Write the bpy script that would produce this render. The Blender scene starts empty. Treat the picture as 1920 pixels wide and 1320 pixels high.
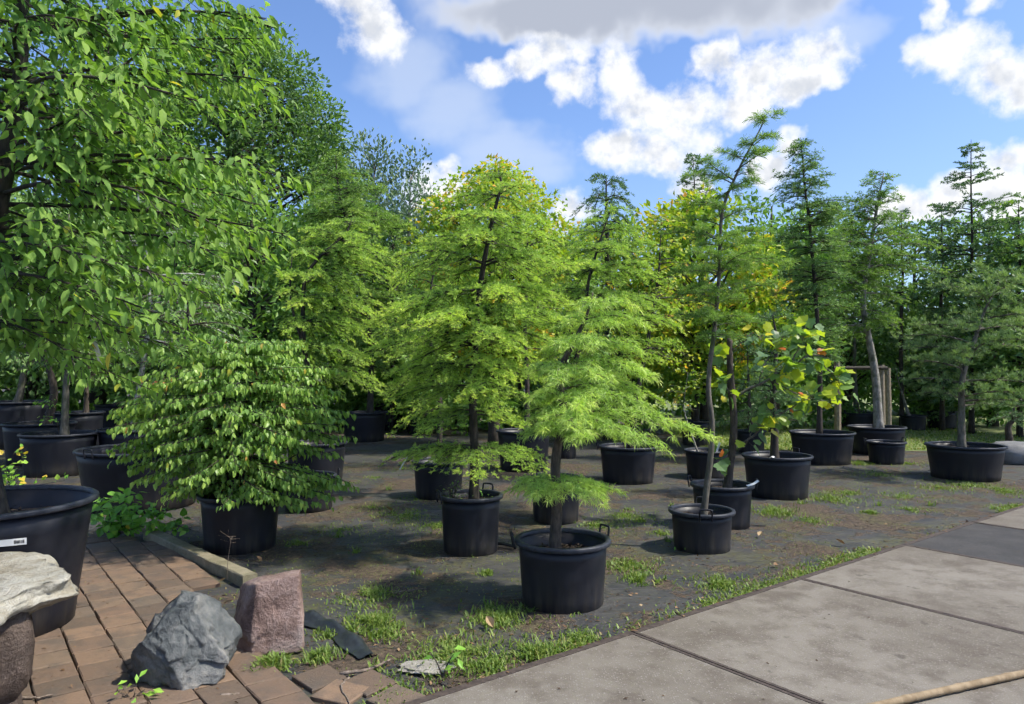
import bpy, math, random
import numpy as np
from mathutils import Vector, Matrix

random.seed(11)
rng = np.random.default_rng(11)
R_ = math.radians
SC = bpy.context.scene
COL = SC.collection

# ------------------------------------------------------------------ camera
F_PX, CX, CY, HOR = 1353.0, 960.0, 660.0, 695.0
H = 1.70
PITCH = math.atan((HOR - CY) / F_PX)
cam_d = bpy.data.cameras.new('camera')
cam_d.sensor_width = 36.0
cam_d.lens = 36.0 * F_PX / 1920.0
cam_d.clip_start = 0.05
cam_d.clip_end = 3000
cam = bpy.data.objects.new('camera', cam_d)
COL.objects.link(cam)
cam.location = (0, 0, H)
cam.rotation_euler = (math.pi / 2 + PITCH, 0, 0)
SC.camera = cam

# ------------------------------------------------------------------ light, exposure
SUN_EL, SUN_AZ = R_(54), R_(100)          # azimuth measured from +Y (view direction) towards +X
sd = bpy.data.lights.new('sun', 'SUN')
sd.energy = 2.7
sd.angle = R_(2.5)
sd.color = (1.0, 0.935, 0.82)
sun = bpy.data.objects.new('sun', sd)
COL.objects.link(sun)
sun_dir = Vector((math.sin(SUN_AZ) * math.cos(SUN_EL), math.cos(SUN_AZ) * math.cos(SUN_EL), math.sin(SUN_EL)))
sun.rotation_euler = sun_dir.to_track_quat('Z', 'Y').to_euler()
sun.location = (6, 4, 9)
SC.view_settings.view_transform = 'Standard'
SC.view_settings.look = 'None'
SC.view_settings.gamma = 1.0
SC.view_settings.use_curve_mapping = False
SC.view_settings.exposure = 1.35
SC.cycles.use_denoising = True
SC.cycles.max_bounces = 6
SC.cycles.use_adaptive_sampling = True
SC.cycles.adaptive_threshold = 0.03
SC.cycles.adaptive_min_samples = 10
SC.cycles.diffuse_bounces = 5
SC.cycles.use_light_tree = False
SC.cycles.glossy_bounces = 2
SC.cycles.transmission_bounces = 4
SC.cycles.sample_clamp_indirect = 6.0


def ray(px, py):
    d = Vector(((px - CX) / F_PX, 1.0, (CY - py) / F_PX))
    c, s = math.cos(PITCH), math.sin(PITCH)
    return Vector((d.x, d.y * c - d.z * s, d.y * s + d.z * c))


def G(px, py, z=0.0):
    """point on the ground seen at a photo position"""
    d = ray(px, py)
    t = (z - H) / d.z
    return Vector((d.x * t, d.y * t, z))


def P(px, py, Y):
    d = ray(px, py)
    t = Y / d.y
    return Vector((d.x * t, Y, H + d.z * t))


# ------------------------------------------------------------------ node helpers
class NT:
    def __init__(self, tree):
        self.t = tree

    def n(self, typ, _out=0, **kw):
        nd = self.t.nodes.new(typ)
        ins = kw.pop('ins', {})
        for k, v in kw.items():
            setattr(nd, k, v)
        for k, v in ins.items():
            sock = nd.inputs[k]
            if isinstance(v, bpy.types.NodeSocket):
                self.t.links.new(v, sock)
            else:
                sock.default_value = v
        return nd

    def math(self, op, a, b=None, c=None, clamp=False):
        ins = {0: a}
        if b is not None: ins[1] = b
        if c is not None: ins[2] = c
        return self.n('ShaderNodeMath', operation=op, use_clamp=clamp, ins=ins).outputs[0]

    def vmath(self, op, a, b=None):
        ins = {0: a}
        if b is not None: ins[1] = b
        nd = self.n('ShaderNodeVectorMath', operation=op, ins=ins)
        return nd.outputs['Value'] if op in ('DOT_PRODUCT', 'LENGTH', 'DISTANCE') else nd.outputs[0]

    def noise(self, vec, scale, detail=4, rough=0.55, dist=0.0):
        return self.n('ShaderNodeTexNoise', ins={'Vector': vec, 'Scale': scale, 'Detail': detail, 'Roughness': rough, 'Distortion': dist}).outputs['Fac']

    def smooth(self, v, a, b, lo=0.0, hi=1.0):
        return self.n('ShaderNodeMapRange', interpolation_type='SMOOTHSTEP', ins={'Value': v, 'From Min': a, 'From Max': b, 'To Min': lo, 'To Max': hi}).outputs[0]

    def mix(self, fac, a, b, blend='MIX'):
        nd = self.n('ShaderNodeMix', data_type='RGBA', blend_type=blend)
        for s, v in ((nd.inputs[0], fac), (nd.inputs[6], a), (nd.inputs[7], b)):
            if isinstance(v, bpy.types.NodeSocket):
                self.t.links.new(v, s)
            else:
                s.default_value = v if not isinstance(v, tuple) or len(v) == 4 else (*v, 1)
        return nd.outputs[2]

    def ramp(self, fac, stops):
        nd = self.n('ShaderNodeValToRGB', ins={'Fac': fac})
        cr = nd.color_ramp
        while len(cr.elements) < len(stops):
            cr.elements.new(0.5)
        for e, (p, c) in zip(cr.elements, stops):
            e.position = p
            e.color = (*c, 1) if len(c) == 3 else c
        return nd.outputs[0]


# ------------------------------------------------------------------ world: Nishita sky with clouds
world = bpy.data.worlds.new('World')
SC.world = world
world.use_nodes = True
wt = world.node_tree
wt.nodes.clear()
w = NT(wt)


def ae(px, py):
    d = ray(px, py).normalized()
    return math.atan2(d.x, d.y), math.asin(d.z)


def blob(px, py, rx, ry):
    a, e = ae(px, py)
    a2, _ = ae(px + rx, py)
    _, e2 = ae(px, py - ry)
    return a, e, abs(a2 - a), abs(e2 - e)


CUMULUS = [(690, 45, 62, 70), (655, 8, 50, 50), (918, 142, 50, 30), (978, 128, 52, 34), (1045, 105, 72, 42), (1078, 165, 40, 40),
           (1160, 130, 62, 56), (1190, 195, 72, 62), (1255, 205, 74, 60), (1150, 275, 66, 38), (1215, 285, 80, 45), (1290, 255, 60, 52),
           (1352, 118, 46, 40), (1430, 135, 95, 58), (1535, 112, 84, 52), (1400, 195, 90, 45), (1310, 205, 70, 55), (1500, 165, 90, 30),
           (1795, 95, 78, 52), (1865, 120, 72, 66), (1757, 35, 24, 36), (1842, 8, 36, 36), (1905, 165, 66, 46),
           (845, 345, 58, 42), (800, 365, 44, 44), (1068, 392, 54, 38), (1710, 392, 90, 30), (1800, 362, 80, 38), (1885, 300, 66, 45),
           (1900, 360, 100, 70), (1480, 262, 36, 30), (1462, 322, 46, 48), (1300, 350, 50, 40), (1250, 305, 60, 30)]
GREYC = [(1180, 5, 480, 92), (1000, 30, 250, 64), (1430, 10, 190, 84)]
CIRRUS = [(760, 130, 110, 90), (850, 210, 110, 80), (940, 280, 120, 70), (1020, 310, 80, 60), (1580, 60, 120, 40)]


tc = w.n('ShaderNodeTexCoord')
dirv = w.vmath('NORMALIZE', tc.outputs['Generated'])
sx = w.n('ShaderNodeSeparateXYZ', ins={0: dirv})
az = w.math('ARCTAN2', sx.outputs[0], sx.outputs[1])
el = w.math('ARCSINE', sx.outputs[2])
aev = w.n('ShaderNodeCombineXYZ', ins={0: az, 1: el, 2: 0.0}).outputs[0]
# wobble of the outlines
wob = w.n('ShaderNodeTexNoise', ins={'Vector': dirv, 'Scale': 15.0, 'Detail': 3.0, 'Roughness': 0.6}).outputs['Color']
wobv = w.vmath('MULTIPLY', w.vmath('SUBTRACT', wob, (0.5, 0.5, 0.5)), (0.085, 0.07, 0))
p1 = w.vmath('ADD', aev, wobv)


def blobs_field(p, blobs, k=0.35):
    best = None
    for b in blobs:
        a, e, ra, re = blob(*b)
        v = w.vmath('MULTIPLY', w.vmath('SUBTRACT', p, (a, e, 0)), (1 / ra, 1 / re, 0))
        d = w.vmath('DOT_PRODUCT', v, v)
        best = d if best is None else w.n('ShaderNodeMath', operation='SMOOTH_MIN', ins={0: best, 1: d, 2: k}).outputs[0]
    return w.math('MAXIMUM', w.math('SUBTRACT', 1.0, best), -1.2)


# outside the part of the sky in view the same kind of clouds go on
outside = w.math('MAXIMUM', w.smooth(w.math('ABSOLUTE', az), 0.66, 0.86), w.smooth(el, 0.54, 0.68))
far = w.math('MULTIPLY', w.math('SUBTRACT', w.noise(dirv, 4.2, 4, 0.58), 0.55), 7.0)
d_far = w.math('ADD', far, w.math('MULTIPLY', w.math('SUBTRACT', outside, 1.0), 6.0))
inside = blobs_field(p1, CUMULUS)
n1 = w.noise(dirv, 24.0, 5, 0.62)
n2 = w.noise(w.vmath('ADD', dirv, (0.012, 0.0, 0.018)), 24.0, 3, 0.6)
dC = w.math('MAXIMUM', w.math('ADD', inside, w.math('MULTIPLY', w.math('SUBTRACT', n1, 0.5), 2.8)), d_far)
aC = w.smooth(dC, -0.35, 1.1)
soft = w.noise(dirv, 10.0, 2, 0.5)
relief = w.math('MULTIPLY', w.math('SUBTRACT', n2, n1), 2.0)
thick = w.math('ADD', w.math('ADD', w.smooth(w.math('MAXIMUM', inside, d_far), 0.35, 1.15, 0.0, 0.75), relief), w.math('MULTIPLY', w.math('SUBTRACT', soft, 0.55), 2.2))
shade = w.smooth(thick, 0.0, 1.0)

sky = w.n('ShaderNodeTexSky', sky_type='NISHITA', sun_disc=False, sun_elevation=SUN_EL, sun_rotation=SUN_AZ, altitude=0.0,
          air_density=1.0, dust_density=1.1, ozone_density=1.6)
SKY_K = 0.080
skyc = w.vmath('MULTIPLY', sky.outputs[0], (SKY_K * 0.78, SKY_K * 0.90, SKY_K * 1.12))
cumcol = w.mix(shade, (0.43, 0.432, 0.438), (0.285, 0.30, 0.328))
dI = w.math('ADD', blobs_field(p1, CIRRUS), w.math('MULTIPLY', w.math('SUBTRACT', w.noise(w.vmath('MULTIPLY', dirv, (1.0, 1.0, 2.6)), 6.0, 3, 0.6), 0.5), 1.6))
aI = w.math('MULTIPLY', w.smooth(dI, -0.2, 1.1), 0.5)
dG = w.math('ADD', blobs_field(p1, GREYC), w.math('MULTIPLY', w.math('SUBTRACT', soft, 0.5), 1.6))
aG = w.smooth(dG, -0.15, 0.6, 0.0, 0.95)
gcol = w.mix(w.smooth(dG, 0.05, 0.9), (0.355, 0.372, 0.405), (0.20, 0.215, 0.25))
haze = w.smooth(el, 0.0, 0.40, 0.26, 0.0)
c0 = w.mix(haze, skyc, (0.21, 0.27, 0.37))
c1 = w.mix(aI, c0, (0.31, 0.345, 0.405))
c2 = w.mix(aG, c1, gcol)
c3 = w.mix(aC, c2, cumcol)
bg = w.n('ShaderNodeBackground', ins={'Color': c3, 'Strength': 1.0})
wo = w.n('ShaderNodeOutputWorld')
wt.links.new(bg.outputs[0], wo.inputs[0])
world.cycles.sampling_method = 'MANUAL'
world.cycles.sample_map_resolution = 512


# ------------------------------------------------------------------ materials
def newmat(name):
    m = bpy.data.materials.new(name)
    m.use_nodes = True
    m.node_tree.nodes.clear()
    q = NT(m.node_tree)
    q.out = q.n('ShaderNodeOutputMaterial')
    return m, q


def finish(m, q, sh):
    m.node_tree.links.new(sh, q.out.inputs[0])
    return m


LEAF_GAIN = 2.35


def leafmat(name, stops, trans=0.38, rough=0.5, spec=0.35, tcol=(1.15, 1.25, 0.55), gain=None):
    m, q = newmat(name)
    at = q.n('ShaderNodeAttribute', attribute_name='tint').outputs['Fac']
    stops = [(p_, tuple(x * (gain or LEAF_GAIN) for x in c_)) for p_, c_ in stops]
    c = q.ramp(at, stops)
    pr = q.n('ShaderNodeBsdfPrincipled', ins={'Base Color': c, 'Roughness': rough, 'Specular IOR Level': spec})
    tc_ = q.mix(1.0, c, tcol, 'MULTIPLY')
    tr = q.n('ShaderNodeBsdfTranslucent', ins={'Color': tc_})
    mx = q.n('ShaderNodeMixShader', ins={0: trans, 1: pr.outputs[0], 2: tr.outputs[0]})
    return finish(m, q, mx.outputs[0])


def barkmat(name, c1, c2, scale=30.0, moss=None):
    m, q = newmat(name)
    tc = q.n('ShaderNodeTexCoord').outputs['Object']
    st = q.vmath('MULTIPLY', tc, (1, 1, 0.35))
    n = q.noise(st, scale, 5, 0.65)
    n2 = q.noise(tc, 5.0, 3)
    c = q.mix(q.smooth(n, 0.35, 0.7), c1, c2)
    if moss:
        c = q.mix(q.smooth(n2, 0.5, 0.7), c, moss)
    b = q.n('ShaderNodeBump', ins={'Height': n, 'Strength': 0.6, 'Distance': 0.01})
    pr = q.n('ShaderNodeBsdfPrincipled', ins={'Base Color': c, 'Roughness': 0.85, 'Normal': b.outputs[0]})
    return finish(m, q, pr.outputs[0])


def plainmat(name, col, rough=0.6, var=0.25, scale=20.0, bump=0.0, spec=0.4, metallic=0.0):
    m, q = newmat(name)
    tc = q.n('ShaderNodeTexCoord').outputs['Object']
    n = q.noise(tc, scale, 4, 0.6)
    lo = tuple(x * (1 - var) for x in col)
    hi = tuple(min(1, x * (1 + var)) for x in col)
    c = q.mix(q.smooth(n, 0.3, 0.7), lo, hi)
    ins = {'Base Color': c, 'Roughness': rough, 'Specular IOR Level': spec, 'Metallic': metallic}
    if bump:
        ins['Normal'] = q.n('ShaderNodeBump', ins={'Height': n, 'Strength': bump, 'Distance': 0.01}).outputs[0]
    pr = q.n('ShaderNodeBsdfPrincipled', ins=ins)
    return finish(m, q, pr.outputs[0])


M = {}
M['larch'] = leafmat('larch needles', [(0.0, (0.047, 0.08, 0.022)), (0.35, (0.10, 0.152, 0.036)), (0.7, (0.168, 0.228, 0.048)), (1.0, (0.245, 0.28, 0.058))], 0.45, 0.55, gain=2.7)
M['larch_fresh'] = leafmat('fresh larch needles', [(0.0, (0.07, 0.115, 0.03)), (0.4, (0.135, 0.20, 0.05)), (0.75, (0.21, 0.28, 0.065)), (1.0, (0.29, 0.33, 0.085))], 0.42, 0.45)
M['larch_dark'] = leafmat('dark larch needles', [(0.0, (0.028, 0.055, 0.02)), (0.4, (0.052, 0.095, 0.032)), (0.8, (0.09, 0.145, 0.042)), (1.0, (0.14, 0.19, 0.05))], 0.35, 0.5, gain=2.5)
M['larch_mid'] = leafmat('mid green larch needles', [(0.0, (0.038, 0.074, 0.02)), (0.4, (0.075, 0.128, 0.03)), (0.8, (0.125, 0.185, 0.04)), (1.0, (0.19, 0.24, 0.045))], 0.4, 0.5)
M['pine'] = leafmat('pine needles', [(0.0, (0.034, 0.06, 0.026)), (0.5, (0.07, 0.11, 0.045)), (1.0, (0.13, 0.175, 0.07))], 0.32, 0.5, gain=2.50)
M['spruce'] = leafmat('spruce needles', [(0.0, (0.024, 0.046, 0.022)), (0.5, (0.045, 0.08, 0.038)), (1.0, (0.08, 0.125, 0.05))], 0.28, 0.55, gain=2.70)
M['bigleaf'] = leafmat('broad green leaves', [(0.0, (0.032, 0.068, 0.018)), (0.5, (0.062, 0.117, 0.027)), (0.9, (0.115, 0.178, 0.034)), (0.97, (0.17, 0.21, 0.03)), (1.0, (0.25, 0.2, 0.03))], 0.45, 0.6, 0.2, gain=2.45)
M['dogwood'] = leafmat('drooping pointed leaves', [(0.0, (0.038, 0.08, 0.02)), (0.5, (0.078, 0.14, 0.029)), (0.93, (0.15, 0.21, 0.04)), (0.975, (0.19, 0.2, 0.03)), (1.0, (0.26, 0.10, 0.04))], 0.36, 0.42, 0.4, gain=2.5)
M['maple'] = leafmat('yellowing maple leaves', [(0.0, (0.05, 0.10, 0.014)), (0.45, (0.11, 0.165, 0.018)), (0.8, (0.21, 0.20, 0.02)), (1.0, (0.33, 0.16, 0.03))], 0.4, 0.5, gain=2.6)
M['midleaf'] = leafmat('mid green leaves', [(0.0, (0.032, 0.068, 0.018)), (0.5, (0.062, 0.115, 0.026)), (1.0, (0.11, 0.175, 0.036))], 0.38, 0.45, gain=2.70)
M['darkleaf'] = leafmat('dark green leaves', [(0.0, (0.026, 0.05, 0.018)), (0.5, (0.05, 0.09, 0.028)), (1.0, (0.09, 0.145, 0.038))], 0.36, 0.5, gain=2.70)
M['greyleaf'] = leafmat('grey green leaves', [(0.0, (0.03, 0.055, 0.035)), (0.5, (0.06, 0.095, 0.06)), (1.0, (0.14, 0.18, 0.12))], 0.3, 0.45, gain=2.20)
M['tulip'] = leafmat('lobed leaves', [(0.0, (0.05, 0.10, 0.04)), (0.3, (0.10, 0.17, 0.07)), (0.55, (0.17, 0.26, 0.03)), (0.8, (0.33, 0.37, 0.03)), (0.93, (0.46, 0.38, 0.03)), (1.0, (0.35, 0.10, 0.02))], 0.45, 0.35, 0.4, gain=1.6)
M['lime'] = leafmat('bright round leaves', [(0.0, (0.05, 0.12, 0.02)), (0.5, (0.10, 0.21, 0.03)), (0.9, (0.19, 0.28, 0.04)), (1.0, (0.30, 0.22, 0.03))], 0.42, 0.45)
M['grass'] = leafmat('grass blades', [(0.0, (0.06, 0.10, 0.02)), (0.5, (0.12, 0.19, 0.035)), (0.8, (0.20, 0.25, 0.055)), (1.0, (0.28, 0.22, 0.10))], 0.35, 0.5, gain=1.25)
M['litter'] = leafmat('dry fallen leaves', [(0.0, (0.06, 0.035, 0.02)), (0.4, (0.14, 0.08, 0.04)), (0.75, (0.27, 0.17, 0.09)), (1.0, (0.42, 0.31, 0.17))], 0.15, 0.7, 0.3, (1, 0.9, 0.7), gain=0.9)
M['bark_dark'] = barkmat('dark bark', (0.022, 0.018, 0.014), (0.06, 0.048, 0.036))
M['bark_brown'] = barkmat('brown bark', (0.035, 0.026, 0.02), (0.10, 0.078, 0.058), 34)
M['bark_grey'] = barkmat('grey bark', (0.07, 0.062, 0.048), (0.17, 0.155, 0.12), 24, (0.06, 0.075, 0.035))
M['bark_pale'] = barkmat('pale bark', (0.14, 0.13, 0.11), (0.36, 0.34, 0.30), 18, (0.08, 0.09, 0.05))
M['bark_white'] = barkmat('whitish bark', (0.16, 0.16, 0.14), (0.5, 0.5, 0.46), 14)
M['soil'] = plainmat('potting soil', (0.028, 0.019, 0.013), 0.95, 0.6, 60, 0.9)
M['timber'] = barkmat('weathered timber', (0.16, 0.125, 0.085), (0.30, 0.25, 0.18), 40)
M['white_tag'] = plainmat('white plastic', (0.72, 0.72, 0.70), 0.4, 0.05, 20)
M['ink'] = plainmat('black ink', (0.02, 0.02, 0.02), 0.5, 0.1, 20)
M['bamboo'] = barkmat('bamboo', (0.19, 0.135, 0.075), (0.29, 0.22, 0.135), 14)
M['twig'] = barkmat('dry twig', (0.10, 0.075, 0.055), (0.24, 0.19, 0.15), 40)
M['black_sheet'] = plainmat('black plastic sheet', (0.02, 0.024, 0.027), 0.42, 0.3, 30, 0.2, 0.5)


def potmat():
    m, q = newmat('black nursery plastic')
    tc = q.n('ShaderNodeTexCoord').outputs['Object']
    n = q.noise(tc, 6.0, 5, 0.6)
    n2 = q.noise(tc, 55.0, 3, 0.6)
    st = q.noise(q.vmath('MULTIPLY', tc, (14, 14, 1.2)), 1.0, 4, 0.6)
    c = q.mix(q.smooth(n, 0.35, 0.75), (0.0065, 0.0078, 0.0135), (0.0115, 0.0125, 0.018))
    z = q.n('ShaderNodeSeparateXYZ', ins={0: tc}).outputs[2]
    low = q.math('MULTIPLY', q.smooth(z, 0.0, 0.32, 1.0, 0.0), q.smooth(st, 0.35, 0.7))
    c = q.mix(q.math('MULTIPLY', low, 0.8), c, (0.055, 0.047, 0.038))
    c = q.mix(q.math('MULTIPLY', q.smooth(n2, 0.6, 0.8), 0.25), c, (0.03, 0.03, 0.032))
    r = q.smooth(n, 0.3, 0.8, 0.42, 0.6)
    b = q.n('ShaderNodeBump', ins={'Height': n2, 'Strength': 0.12, 'Distance': 0.004})
    pr = q.n('ShaderNodeBsdfPrincipled', ins={'Base Color': c, 'Roughness': r, 'Specular IOR Level': 0.36, 'Normal': b.outputs[0]})
    return finish(m, q, pr.outputs[0])


M['pot'] = potmat()


def rimmat():
    m, q = newmat('highlit plastic rim')
    tc = q.n('ShaderNodeTexCoord').outputs['Object']
    n = q.noise(tc, 30.0, 4, 0.6)
    c = q.mix(q.smooth(n, 0.35, 0.7), (0.016, 0.019, 0.028), (0.034, 0.038, 0.05))  # rim highlight painted in: base colour lighter than the pot body
    pr = q.n('ShaderNodeBsdfPrincipled', ins={'Base Color': c, 'Roughness': 0.5, 'Specular IOR Level': 0.35})
    return finish(m, q, pr.outputs[0])


M['rim'] = rimmat()


def groundmat():
    m, q = newmat('weed membrane with soil')
    pos = q.n('ShaderNodeNewGeometry').outputs['Position']
    big = q.noise(pos, 0.9, 5, 0.6, 0.4)
    mid = q.noise(pos, 3.2, 6, 0.65, 0.6)
    fin = q.noise(pos, 26.0, 5, 0.7)
    vf = q.noise(pos, 140.0, 3, 0.7)
    # woven sheet, dusty
    fab = q.mix(q.smooth(mid, 0.3, 0.7), (0.028, 0.030, 0.033), (0.062, 0.060, 0.057))
    fab = q.mix(q.smooth(fin, 0.5, 0.75), fab, (0.078, 0.073, 0.066))
    soil = q.mix(q.smooth(fin, 0.35, 0.7), (0.034, 0.025, 0.018), (0.12, 0.088, 0.062))
    s1 = q.math('ADD', q.math('MULTIPLY', big, 0.62), q.math('MULTIPLY', mid, 0.38))
    s1 = q.math('ADD', s1, q.math('MULTIPLY', q.math('SUBTRACT', fin, 0.5), 0.12))
    fs = q.smooth(s1, 0.49, 0.54)
    c = q.mix(fs, fab, soil)
    moss = q.noise(q.vmath('ADD', pos, (7.3, 3.1, 0)), 1.7, 6, 0.7, 0.5)
    fm = q.math('MULTIPLY', q.smooth(moss, 0.47, 0.62), q.smooth(fin, 0.38, 0.6))
    c = q.mix(q.math('MULTIPLY', fm, 0.75), c, (0.085, 0.085, 0.03))
    c = q.mix(q.math('MULTIPLY', q.smooth(vf, 0.66, 0.8), 0.4), c, (0.2, 0.165, 0.125))
    h = q.math('ADD', q.math('MULTIPLY', fin, 0.6), q.math('MULTIPLY', vf, 0.25))
    h = q.math('MULTIPLY', h, q.math('ADD', q.math('MULTIPLY', fs, 0.8), 0.25))
    wr = q.noise(q.vmath('MULTIPLY', pos, (1.0, 2.6, 1)), 2.4, 3, 0.5, 1.2)
    h = q.math('ADD', h, q.math('MULTIPLY', wr, 1.6))
    b = q.n('ShaderNodeBump', ins={'Height': h, 'Strength': 0.75, 'Distance': 0.03})
    pr = q.n('ShaderNodeBsdfPrincipled', ins={'Base Color': c, 'Roughness': q.smooth(fs, 0, 1, 0.62, 0.95), 'Specular IOR Level': 0.35, 'Normal': b.outputs[0]})
    return finish(m, q, pr.outputs[0])


M['ground'] = groundmat()


def lawnmat():
    m, q = newmat('lawn turf')
    pos = q.n('ShaderNodeNewGeometry').outputs['Position']
    n = q.noise(pos, 1.6, 6, 0.7)
    f = q.noise(pos, 30, 3, 0.7)
    c = q.mix(q.smooth(n, 0.35, 0.7), (0.10, 0.15, 0.035), (0.19, 0.19, 0.07))
    c = q.mix(q.smooth(f, 0.5, 0.75), c, (0.06, 0.09, 0.02))
    pr = q.n('ShaderNodeBsdfPrincipled', ins={'Base Color': c, 'Roughness': 0.9})
    return finish(m, q, pr.outputs[0])


M['lawn'] = lawnmat()


def slabmat(name, dark):
    m, q = newmat(name)
    pos = q.n('ShaderNodeNewGeometry').outputs['Position']
    tc = q.n('ShaderNodeTexCoord').outputs['Object']
    big = q.noise(pos, 0.8, 5, 0.6, 0.3)
    mid = q.noise(pos, 4.0, 6, 0.65)
    vo = q.n('ShaderNodeTexVoronoi', feature='F1', ins={'Vector': pos, 'Scale': 75.0, 'Randomness': 1.0})
    grain = q.noise(pos, 180.0, 3, 0.7)
    if dark:
        base = q.mix(q.smooth(mid, 0.3, 0.7), (0.036, 0.035, 0.036), (0.055, 0.053, 0.052))
        chip = (0.12, 0.12, 0.115)
        cf = 0.35
    else:
        base = q.mix(q.smooth(big, 0.35, 0.68), (0.142, 0.126, 0.103), (0.196, 0.178, 0.150))
        base = q.mix(q.math('MULTIPLY', q.smooth(mid, 0.42, 0.66), 0.7), base, (0.092, 0.076, 0.06))
        chip = (0.27, 0.25, 0.225)
        cf = 0.5
    cell = q.n('ShaderNodeSeparateColor', ins={0: vo.outputs['Color']}).outputs[0]
    fchip = q.math('MULTIPLY', q.smooth(cell, 0.55, 0.9), q.smooth(vo.outputs['Distance'], 0.5, 0.3))
    c = q.mix(q.math('MULTIPLY', fchip, cf), base, chip)
    c = q.mix(q.math('MULTIPLY', q.smooth(grain, 0.55, 0.75), 0.5), c, (0.065, 0.057, 0.048) if not dark else (0.05, 0.046, 0.042))
    # dark blotches and spatters lying on it
    sp = q.noise(pos, 9.0, 4, 0.5)
    c = q.mix(q.math('MULTIPLY', q.smooth(sp, 0.64, 0.74), 0.6), c, (0.06, 0.05, 0.041))
    stn = q.noise(q.vmath('ADD', pos, (3.7, 1.9, 0)), 1.3, 6, 0.7, 0.8)
    c = q.mix(q.math('MULTIPLY', q.smooth(stn, 0.5, 0.68), 0.55), c, (0.085, 0.07, 0.056) if not dark else (0.03, 0.03, 0.03))
    # weathering along the slab rim
    sep = q.n('ShaderNodeSeparateXYZ', ins={0: tc})
    ex = q.math('ABSOLUTE', sep.outputs[1])
    edge = q.smooth(q.math('ADD', ex, q.math('MULTIPLY', mid, 0.25)), 0.80, 1.1)
    c = q.mix(q.math('MULTIPLY', edge, 0.12 if not dark else 0.05), c, (0.105, 0.082, 0.062))
    h = q.math('ADD', q.math('MULTIPLY', grain, 0.5), q.math('MULTIPLY', fchip, 0.4))
    b = q.n('ShaderNodeBump', ins={'Height': h, 'Strength': 0.5, 'Distance': 0.006})
    pr = q.n('ShaderNodeBsdfPrincipled', ins={'Base Color': c, 'Roughness': 0.85, 'Specular IOR Level': 0.3, 'Normal': b.outputs[0]})
    return finish(m, q, pr.outputs[0])


M['slab'] = slabmat('exposed aggregate concrete', False)
M['slab_dark'] = slabmat('dark concrete', True)
M['steel'] = plainmat('rusty steel angle', (0.055, 0.041, 0.034), 0.75, 0.35, 25, 0.3)


def pavermat():
    m, q = newmat('clay concrete paver')
    pos = q.n('ShaderNodeNewGeometry').outputs['Position']
    rnd = q.n('ShaderNodeObjectInfo').outputs['Random']
    n = q.noise(pos, 7.0, 6, 0.65)
    f = q.noise(pos, 70.0, 4, 0.7)
    c = q.ramp(rnd, [(0.0, (0.10, 0.074, 0.054)), (0.3, (0.145, 0.098, 0.068)), (0.55, (0.195, 0.13, 0.085)), (0.8, (0.13, 0.10, 0.074)), (1.0, (0.17, 0.11, 0.074))])
    c = q.mix(q.math('MULTIPLY', q.smooth(n, 0.42, 0.68), 0.65), c, (0.075, 0.065, 0.055))
    c = q.mix(q.math('MULTIPLY', q.smooth(f, 0.55, 0.75), 0.35), c, (0.25, 0.21, 0.17))
    c = q.mix(q.math('MULTIPLY', q.smooth(f, 0.45, 0.3), 0.5), c, (0.07, 0.052, 0.04))
    h = q.math('ADD', q.math('MULTIPLY', f, 0.5), n)
    b = q.n('ShaderNodeBump', ins={'Height': h, 'Strength': 0.55, 'Distance': 0.012})
    pr = q.n('ShaderNodeBsdfPrincipled', ins={'Base Color': c, 'Roughness': 0.85, 'Specular IOR Level': 0.3, 'Normal': b.outputs[0]})
    return finish(m, q, pr.outputs[0])


M['paver'] = pavermat()


def rockmat(name, stops, scale, bumps=0.9, crack=(0.02, 0.02, 0.02), crackamt=0.6, vein=None):
    m, q = newmat(name)
    tc = q.n('ShaderNodeTexCoord').outputs['Object']
    n = q.noise(tc, scale, 8, 0.65, 0.5)
    f = q.noise(tc, scale * 9, 5, 0.7)
    c = q.ramp(q.math('ADD', q.math('MULTIPLY', n, 0.75), q.math('MULTIPLY', f, 0.25)), stops)
    v = q.n('ShaderNodeTexNoise', noise_type='RIDGED_MULTIFRACTAL', ins={'Vector': tc, 'Scale': scale * 1.5, 'Detail': 6.0, 'Roughness': 0.6}).outputs['Fac']
    cr = q.smooth(v, 0.8, 1.5)
    c = q.mix(q.math('MULTIPLY', q.math('MULTIPLY', cr, q.smooth(f, 0.4, 0.6)), crackamt), c, crack)
    if vein:
        c = q.mix(q.smooth(f, 0.66, 0.78), c, vein)
    h = q.math('ADD', n, q.math('MULTIPLY', f, 0.3))
    b = q.n('ShaderNodeBump', ins={'Height': h, 'Strength': bumps, 'Distance': 0.03})
    pr = q.n('ShaderNodeBsdfPrincipled', ins={'Base Color': c, 'Roughness': 0.62, 'Specular IOR Level': 0.4, 'Normal': b.outputs[0]})
    return finish(m, q, pr.outputs[0])


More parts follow.
